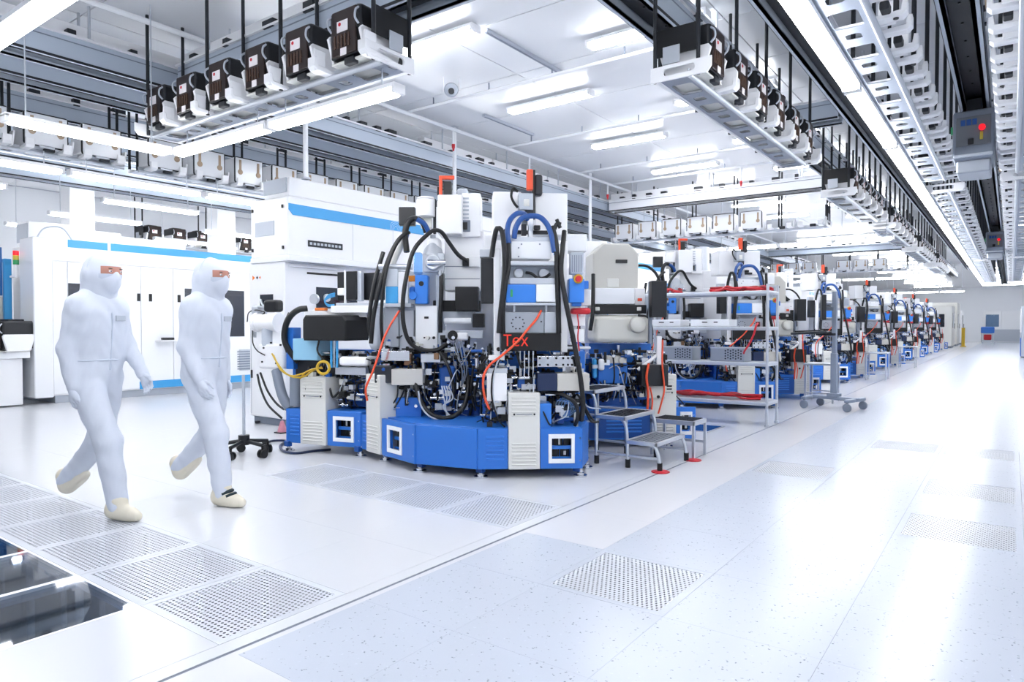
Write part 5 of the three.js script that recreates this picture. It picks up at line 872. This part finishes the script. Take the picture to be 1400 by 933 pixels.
// ================================================================ people
// naive surface nets over a signed distance field
function meshField(fn, lo, hi, cell) {
  const n = lo.map((v, i) => Math.ceil((hi[i] - v) / cell) + 1), [nx, ny, nz] = n, id = (i, j, k) => (k * ny + j) * nx + i;
  const f = new Float32Array(nx * ny * nz); for (let k = 0; k < nz; k++) for (let j = 0; j < ny; j++) for (let i = 0; i < nx; i++) f[id(i, j, k)] = fn(lo[0] + i * cell, lo[1] + j * cell, lo[2] + k * cell);
  const vid = new Int32Array(nx * ny * nz).fill(-1), P = [];
  for (let k = 0; k < nz - 1; k++) for (let j = 0; j < ny - 1; j++) for (let i = 0; i < nx - 1; i++) {
    let c = 0, sx = 0, sy = 0, sz = 0; const v = [];
    for (let q = 0; q < 8; q++) v.push(f[id(i + (q & 1), j + (q >> 1 & 1), k + (q >> 2))]);
    const neg = v.filter(a => a < 0).length; if (!neg || neg === 8) continue;
    for (let a = 0; a < 8; a++) for (const b of [a ^ 1, a ^ 2, a ^ 4]) if (b > a && (v[a] < 0) !== (v[b] < 0)) { const t = v[a] / (v[a] - v[b]); sx += (a & 1) + ((b & 1) - (a & 1)) * t; sy += (a >> 1 & 1) + ((b >> 1 & 1) - (a >> 1 & 1)) * t; sz += (a >> 2) + ((b >> 2) - (a >> 2)) * t; c++; }
    vid[id(i, j, k)] = P.length / 3; P.push(lo[0] + (i + sx / c) * cell, lo[1] + (j + sy / c) * cell, lo[2] + (k + sz / c) * cell);
  }
  const idx = [], quad = (a, b, c, d, flip) => { if (a < 0 || b < 0 || c < 0 || d < 0) return; flip ? idx.push(a, c, b, a, d, c) : idx.push(a, b, c, a, c, d); };
  for (let k = 1; k < nz - 1; k++) for (let j = 1; j < ny - 1; j++) for (let i = 1; i < nx - 1; i++) {
    const s = f[id(i, j, k)] < 0;
    if (s !== f[id(i + 1, j, k)] < 0) quad(vid[id(i, j - 1, k - 1)], vid[id(i, j, k - 1)], vid[id(i, j, k)], vid[id(i, j - 1, k)], !s);
    if (s !== f[id(i, j + 1, k)] < 0) quad(vid[id(i - 1, j, k - 1)], vid[id(i - 1, j, k)], vid[id(i, j, k)], vid[id(i, j, k - 1)], !s);
    if (s !== f[id(i, j, k + 1)] < 0) quad(vid[id(i - 1, j - 1, k)], vid[id(i, j - 1, k)], vid[id(i, j, k)], vid[id(i - 1, j, k)], !s);
  }
  const g = new THREE.BufferGeometry(); g.setAttribute('position', new THREE.Float32BufferAttribute(P, 3)); g.setIndex(idx); g.computeVertexNormals();
  g.setAttribute('uv', new THREE.Float32BufferAttribute(new Float32Array(P.length / 3 * 2), 2)); return plain(g);
}
const capsule = (x, y, z, a, b, ra, rb) => { const dx = b[0] - a[0], dy = b[1] - a[1], dz = b[2] - a[2]; let t = ((x - a[0]) * dx + (y - a[1]) * dy + (z - a[2]) * dz) / (dx * dx + dy * dy + dz * dz); t = t < 0 ? 0 : t > 1 ? 1 : t; return Math.hypot(x - a[0] - dx * t, y - a[1] - dy * t, z - a[2] - dz * t) - (ra + (rb - ra) * t); };
const smin = (a, b, k) => { const h = Math.max(k - Math.abs(a - b), 0) / k; return Math.min(a, b) - h * h * k * 0.25; };
const ell = (x, y, z, c, r) => { const k0 = Math.hypot((x - c[0]) / r[0], (y - c[1]) / r[1], (z - c[2]) / r[2]), k1 = Math.hypot((x - c[0]) / (r[0] * r[0]), (y - c[1]) / (r[1] * r[1]), (z - c[2]) / (r[2] * r[2])); return k1 < 1e-6 ? -Math.min(...r) : k0 * (k0 - 1) / k1; };
function handField(w, dir, side, curl) {          // w wrist, dir unit direction of the hand, side: thumb side sign along x
  const d = V(...dir).normalize(), s = V(0, 0, 1).sub(d.clone().multiplyScalar(d.z)).normalize(), n = new THREE.Vector3().crossVectors(d, s).multiplyScalar(side);   // s spreads the knuckles, n is the palm side
  const at = (a, b, c) => V(...w).addScaledVector(d, a).addScaledVector(s, b).addScaledVector(n, c).toArray();
  const bones = [[at(0.0, 0, 0), at(0.07, 0.018, 0.004), 0.024, 0.02], [at(0.0, 0, 0), at(0.07, -0.018, 0.004), 0.024, 0.02]];
  const len = [0.068, 0.078, 0.072, 0.055], off = [0.03, 0.0105, -0.0105, -0.03];
  off.forEach((o, i) => { const k = at(0.082, o, 0.004), c = curl, m = at(0.082 + len[i] * 0.5 * Math.cos(c * 0.5), o * 1.05, 0.004 + len[i] * 0.5 * Math.sin(c * 0.5)), e = at(0.082 + len[i] * (0.5 * Math.cos(c * 0.5) + 0.45 * Math.cos(c * 1.3)), o * 1.05, 0.004 + len[i] * (0.5 * Math.sin(c * 0.5) + 0.45 * Math.sin(c * 1.3))); bones.push([at(0.055, o * 0.85, 0.002), k, 0.011, 0.0098], [k, m, 0.0098, 0.0088], [m, e, 0.0088, 0.0075]); });
  bones.push([at(0.02, 0.022, 0.01), at(0.055, 0.05, 0.022), 0.0135, 0.0105], [at(0.055, 0.05, 0.022), at(0.088, 0.054, 0.032), 0.0105, 0.0085]);
  const lo = [1e9, 1e9, 1e9], hi = [-1e9, -1e9, -1e9]; for (const b of bones) for (const p of [b[0], b[1]]) for (let i = 0; i < 3; i++) { lo[i] = Math.min(lo[i], p[i] - 0.035); hi[i] = Math.max(hi[i], p[i] + 0.035); }
  return meshField((x, y, z) => { let v = 1; bones.forEach((b, i) => { const q = capsule(x, y, z, b[0], b[1], b[2], b[3]); v = i < 2 ? smin(v, q, 0.02) : smin(v, q, 0.006); }); return v; }, lo, hi, 0.0042);
}
function makePerson(label, pos, turn, pose, dark) {
  const o = thing('person', label, 'person', pos, turn, undefined);
  const p = pose, folds = (x, y, z) => 0.0035 * Math.sin(y * 46 + 3 * Math.sin(x * 19) + 2 * Math.sin(z * 23)) * Math.sin(x * 31 + z * 27 + y * 9) + 0.003 * Math.sin(y * 21 + x * 14);
  const headC = [0, 1.535, 0.055];
  const bodyF = (x, y, z) => {
    let v = capsule(x, y, z, [-0.05, 0.93, 0], [-0.06, 1.27, 0.03], 0.115, 0.112); v = smin(v, capsule(x, y, z, [0.05, 0.93, 0], [0.06, 1.27, 0.03], 0.115, 0.112), 0.06);
    v = smin(v, capsule(x, y, z, [-0.125, 1.335, 0.015], [0.125, 1.335, 0.015], 0.066, 0.066), 0.08);
    v = smin(v, capsule(x, y, z, [0, 1.34, 0.015], [0, 1.47, 0.04], 0.105, 0.082), 0.06);
    for (const s of ['L', 'R']) {
      v = smin(v, capsule(x, y, z, p['hip' + s], p['knee' + s], 0.098, 0.076), 0.045); v = smin(v, capsule(x, y, z, p['knee' + s], p['ankle' + s], 0.077, 0.062), 0.035);
      v = smin(v, capsule(x, y, z, p['sh' + s], p['el' + s], 0.053, 0.048), 0.04); v = smin(v, capsule(x, y, z, p['el' + s], p['wr' + s], 0.05, 0.038), 0.03);
    }
    return v + folds(x, y, z);
  };
  const bg = meshField(bodyF, [-0.42, 0.03, -0.55], [0.42, 1.5, 0.55], 0.0125);
  const headF = (x, y, z) => { let v = ell(x, y, z, headC, [0.102, 0.13, 0.12]); v = smin(v, capsule(x, y, z, [0, 1.36, 0.02], [0, 1.47, 0.04], 0.115, 0.085), 0.07); for (const s of [-1, 1]) v = smin(v, ell(x, y, z, [s * 0.092, 1.525, 0.045], [0.018, 0.035, 0.024]), 0.02); v = smin(v, ell(x, y, z, [0, 1.505, 0.168], [0.018, 0.032, 0.02]), 0.03); v = smin(v, ell(x, y, z, [0, 1.47, 0.145], [0.045, 0.05, 0.03]), 0.04); return v + 0.3 * folds(x, y, z); };
  const hg = meshField(headF, [-0.16, 1.36, -0.13], [0.16, 1.69, 0.23], 0.007);
  const hands = ['L', 'R'].map(s => { const d = V(...p['wr' + s]).sub(V(...p['el' + s])).normalize(); return handField(p['wr' + s], d.toArray(), s === 'L' ? -1 : 1, 0.6); });
  part(o, 'body', [bg, hg, ...hands], M.suit, 'white hooded cleanroom suit with gloves');
  // eye opening of the hood: skin, brow and eyes
  const patch = (r, a0, a1, y0, y1, nA = 14, nY = 5) => { const P = [], I = []; for (let j = 0; j <= nY; j++) for (let i = 0; i <= nA; i++) { const a = a0 + (a1 - a0) * i / nA, y = y0 + (y1 - y0) * j / nY, k = Math.sqrt(Math.max(0, 1 - (y / 0.128) ** 2)); P.push(headC[0] + Math.sin(a) * (0.098 + r) * k, headC[1] + y, headC[2] + Math.cos(a) * (0.118 + r) * k); } for (let j = 0; j < nY; j++) for (let i = 0; i < nA; i++) { const q = j * (nA + 1) + i; I.push(q, q + 1, q + nA + 2, q, q + nA + 2, q + nA + 1); } const g = new THREE.BufferGeometry(); g.setAttribute('position', new THREE.Float32BufferAttribute(P, 3)); g.setIndex(I); g.computeVertexNormals(); g.setAttribute('uv', new THREE.Float32BufferAttribute(new Float32Array(P.length / 3 * 2), 2)); return plain(g); };
  const face = part(o, 'face', patch(0.0075, -0.85, 0.85, -0.012, 0.04), M.skin, 'skin showing between hood and mask');
  for (const s of [-1, 1]) { const a = s * 0.36, k = 0.998; const c = [Math.sin(a) * 0.1055 * k, headC[1] + 0.008, headC[2] + Math.cos(a) * 0.1245 * k]; const e = plain(new THREE.SphereGeometry(1, 10, 8)); e.scale(0.014, 0.007, 0.005); e.translate(...c); part(face, 'eye', e, M.labelWhite); const i2 = plain(new THREE.SphereGeometry(0.0055, 8, 6)); i2.translate(c[0], c[1], c[2] + 0.002); part(face, 'pupil', i2, M.eyeDark); const bw = plain(new THREE.SphereGeometry(1, 8, 6)); bw.scale(0.018, 0.003, 0.004); bw.translate(c[0], c[1] + 0.018, c[2] + 0.0005); part(face, 'eyebrow', bw, M.eyeDark); }
  part(o, 'face_mask', patch(0.0095, -0.95, 0.95, -0.1, -0.008, 14, 8), M.suitBlue, 'pale face mask');
  part(o, 'belt_seam', [tube([0, 1, 2, 3, 4, 5, 6, 7].map(i => { const a = i * Math.PI / 4; return [Math.sin(a) * 0.172, 0.985, Math.cos(a) * 0.122 + 0.003]; }), 0.007, 6, 5, true)], M.suitBlue);
  part(o, 'zip_placket', [tube([[0, 1.36, 0.1], [0, 1.28, 0.139], [0, 1.15, 0.136], [0, 1.0, 0.122], [0, 0.92, 0.118]], 0.006, 6, 5)], M.suitBlue);
  part(o, 'hood_seam', [tube([-4, -3, -2, -1, 0, 1, 2, 3, 4].map(i => { const a = i * 0.39; return [Math.sin(a) * 0.1035, 1.535 + Math.cos(a) * 0.131, 0.055]; }), 0.003, 5, 4)], M.suitBlue);
  part(o, 'name_patch', box(0.07, 0.035, 0.008, 0.06, 1.25, 0.142, 0.002), M.lightGrey);
  for (const s of ['L', 'R']) {
    const a = p['ankle' + s], pt = p['foot' + s];          // pt: [pitch of the foot]
    const sf = (x, y, z) => { const c = Math.cos(pt), n = Math.sin(pt), yy = (y - a[1]) * c - (z - a[2]) * n, zz = (y - a[1]) * n + (z - a[2]) * c, xx = x - a[0]; let v = capsule(xx, yy, zz, [0, -0.03, -0.03], [0, -0.045, 0.1], 0.05, 0.038); v = smin(v, capsule(xx, yy, zz, [0, -0.055, 0.06], [0, -0.058, 0.15], 0.036, 0.03), 0.04); v = smin(v, capsule(xx, yy, zz, [0, 0.03, 0], [0, -0.03, -0.01], 0.058, 0.05), 0.04); return Math.max(v, -(yy + 0.088)); };
    const sg = meshField(sf, [a[0] - 0.09, a[1] - 0.2, a[2] - 0.22], [a[0] + 0.09, a[1] + 0.16, a[2] + 0.26], 0.008); const sh = part(o, 'shoe', sg, M.shoe, 'cream cleanroom shoe');
    if (dark && s === dark) part(sh, 'dark_lace_panel', [tube([[a[0] - .045, a[1] + .0, a[2] + .03], [a[0], a[1] + 0.02, a[2] + .075], [a[0] + .045, a[1] + .0, a[2] + .03]], 0.012, 6, 5), tube([[a[0] - .04, a[1] - .015, a[2] + .06], [a[0], a[1] + 0.003, a[2] + .1], [a[0] + .04, a[1] - .015, a[2] + .06]], 0.01, 6, 5)], std(0x24343c, .6));
  }
  return o;
}
const stride = { hipL: [-0.085, 0.85, 0.01], kneeL: [-0.088, 0.47, 0.19], ankleL: [-0.088, 0.09, 0.26], footL: 0, hipR: [0.085, 0.85, -0.01], kneeR: [0.088, 0.46, -0.06], ankleR: [0.088, 0.17, -0.36], footR: 0.65,
  shL: [-0.147, 1.335, 0.015], elL: [-0.178, 1.07, -0.035], wrL: [-0.178, 0.82, 0.015], shR: [0.147, 1.335, 0.015], elR: [0.195, 1.08, 0.05], wrR: [0.175, 0.88, 0.2] };
const stride2 = { ...stride, kneeL: [-0.088, 0.47, 0.16], ankleL: [-0.088, 0.09, 0.21], kneeR: [0.088, 0.46, -0.02], ankleR: [0.088, 0.2, -0.3], footR: 0.75, elL: [-0.178, 1.07, 0.0], wrL: [-0.172, 0.85, 0.1], elR: [0.178, 1.07, -0.02], wrR: [0.178, 0.83, 0.02] };
makePerson('person in white hooded cleanroom suit striding across the perforated floor tiles', [-4.73, 0, -1.95], 1.9, stride, null);
makePerson('person in white cleanroom suit with dark-laced shoe walking in front of the caster base', [-4.46, 0, -2.53], 1.9, stride2, 'L');
scene.traverse(o => { if (o.isMesh) o.castShadow = o.receiveShadow = true; });
renderer.render(scene, camera);
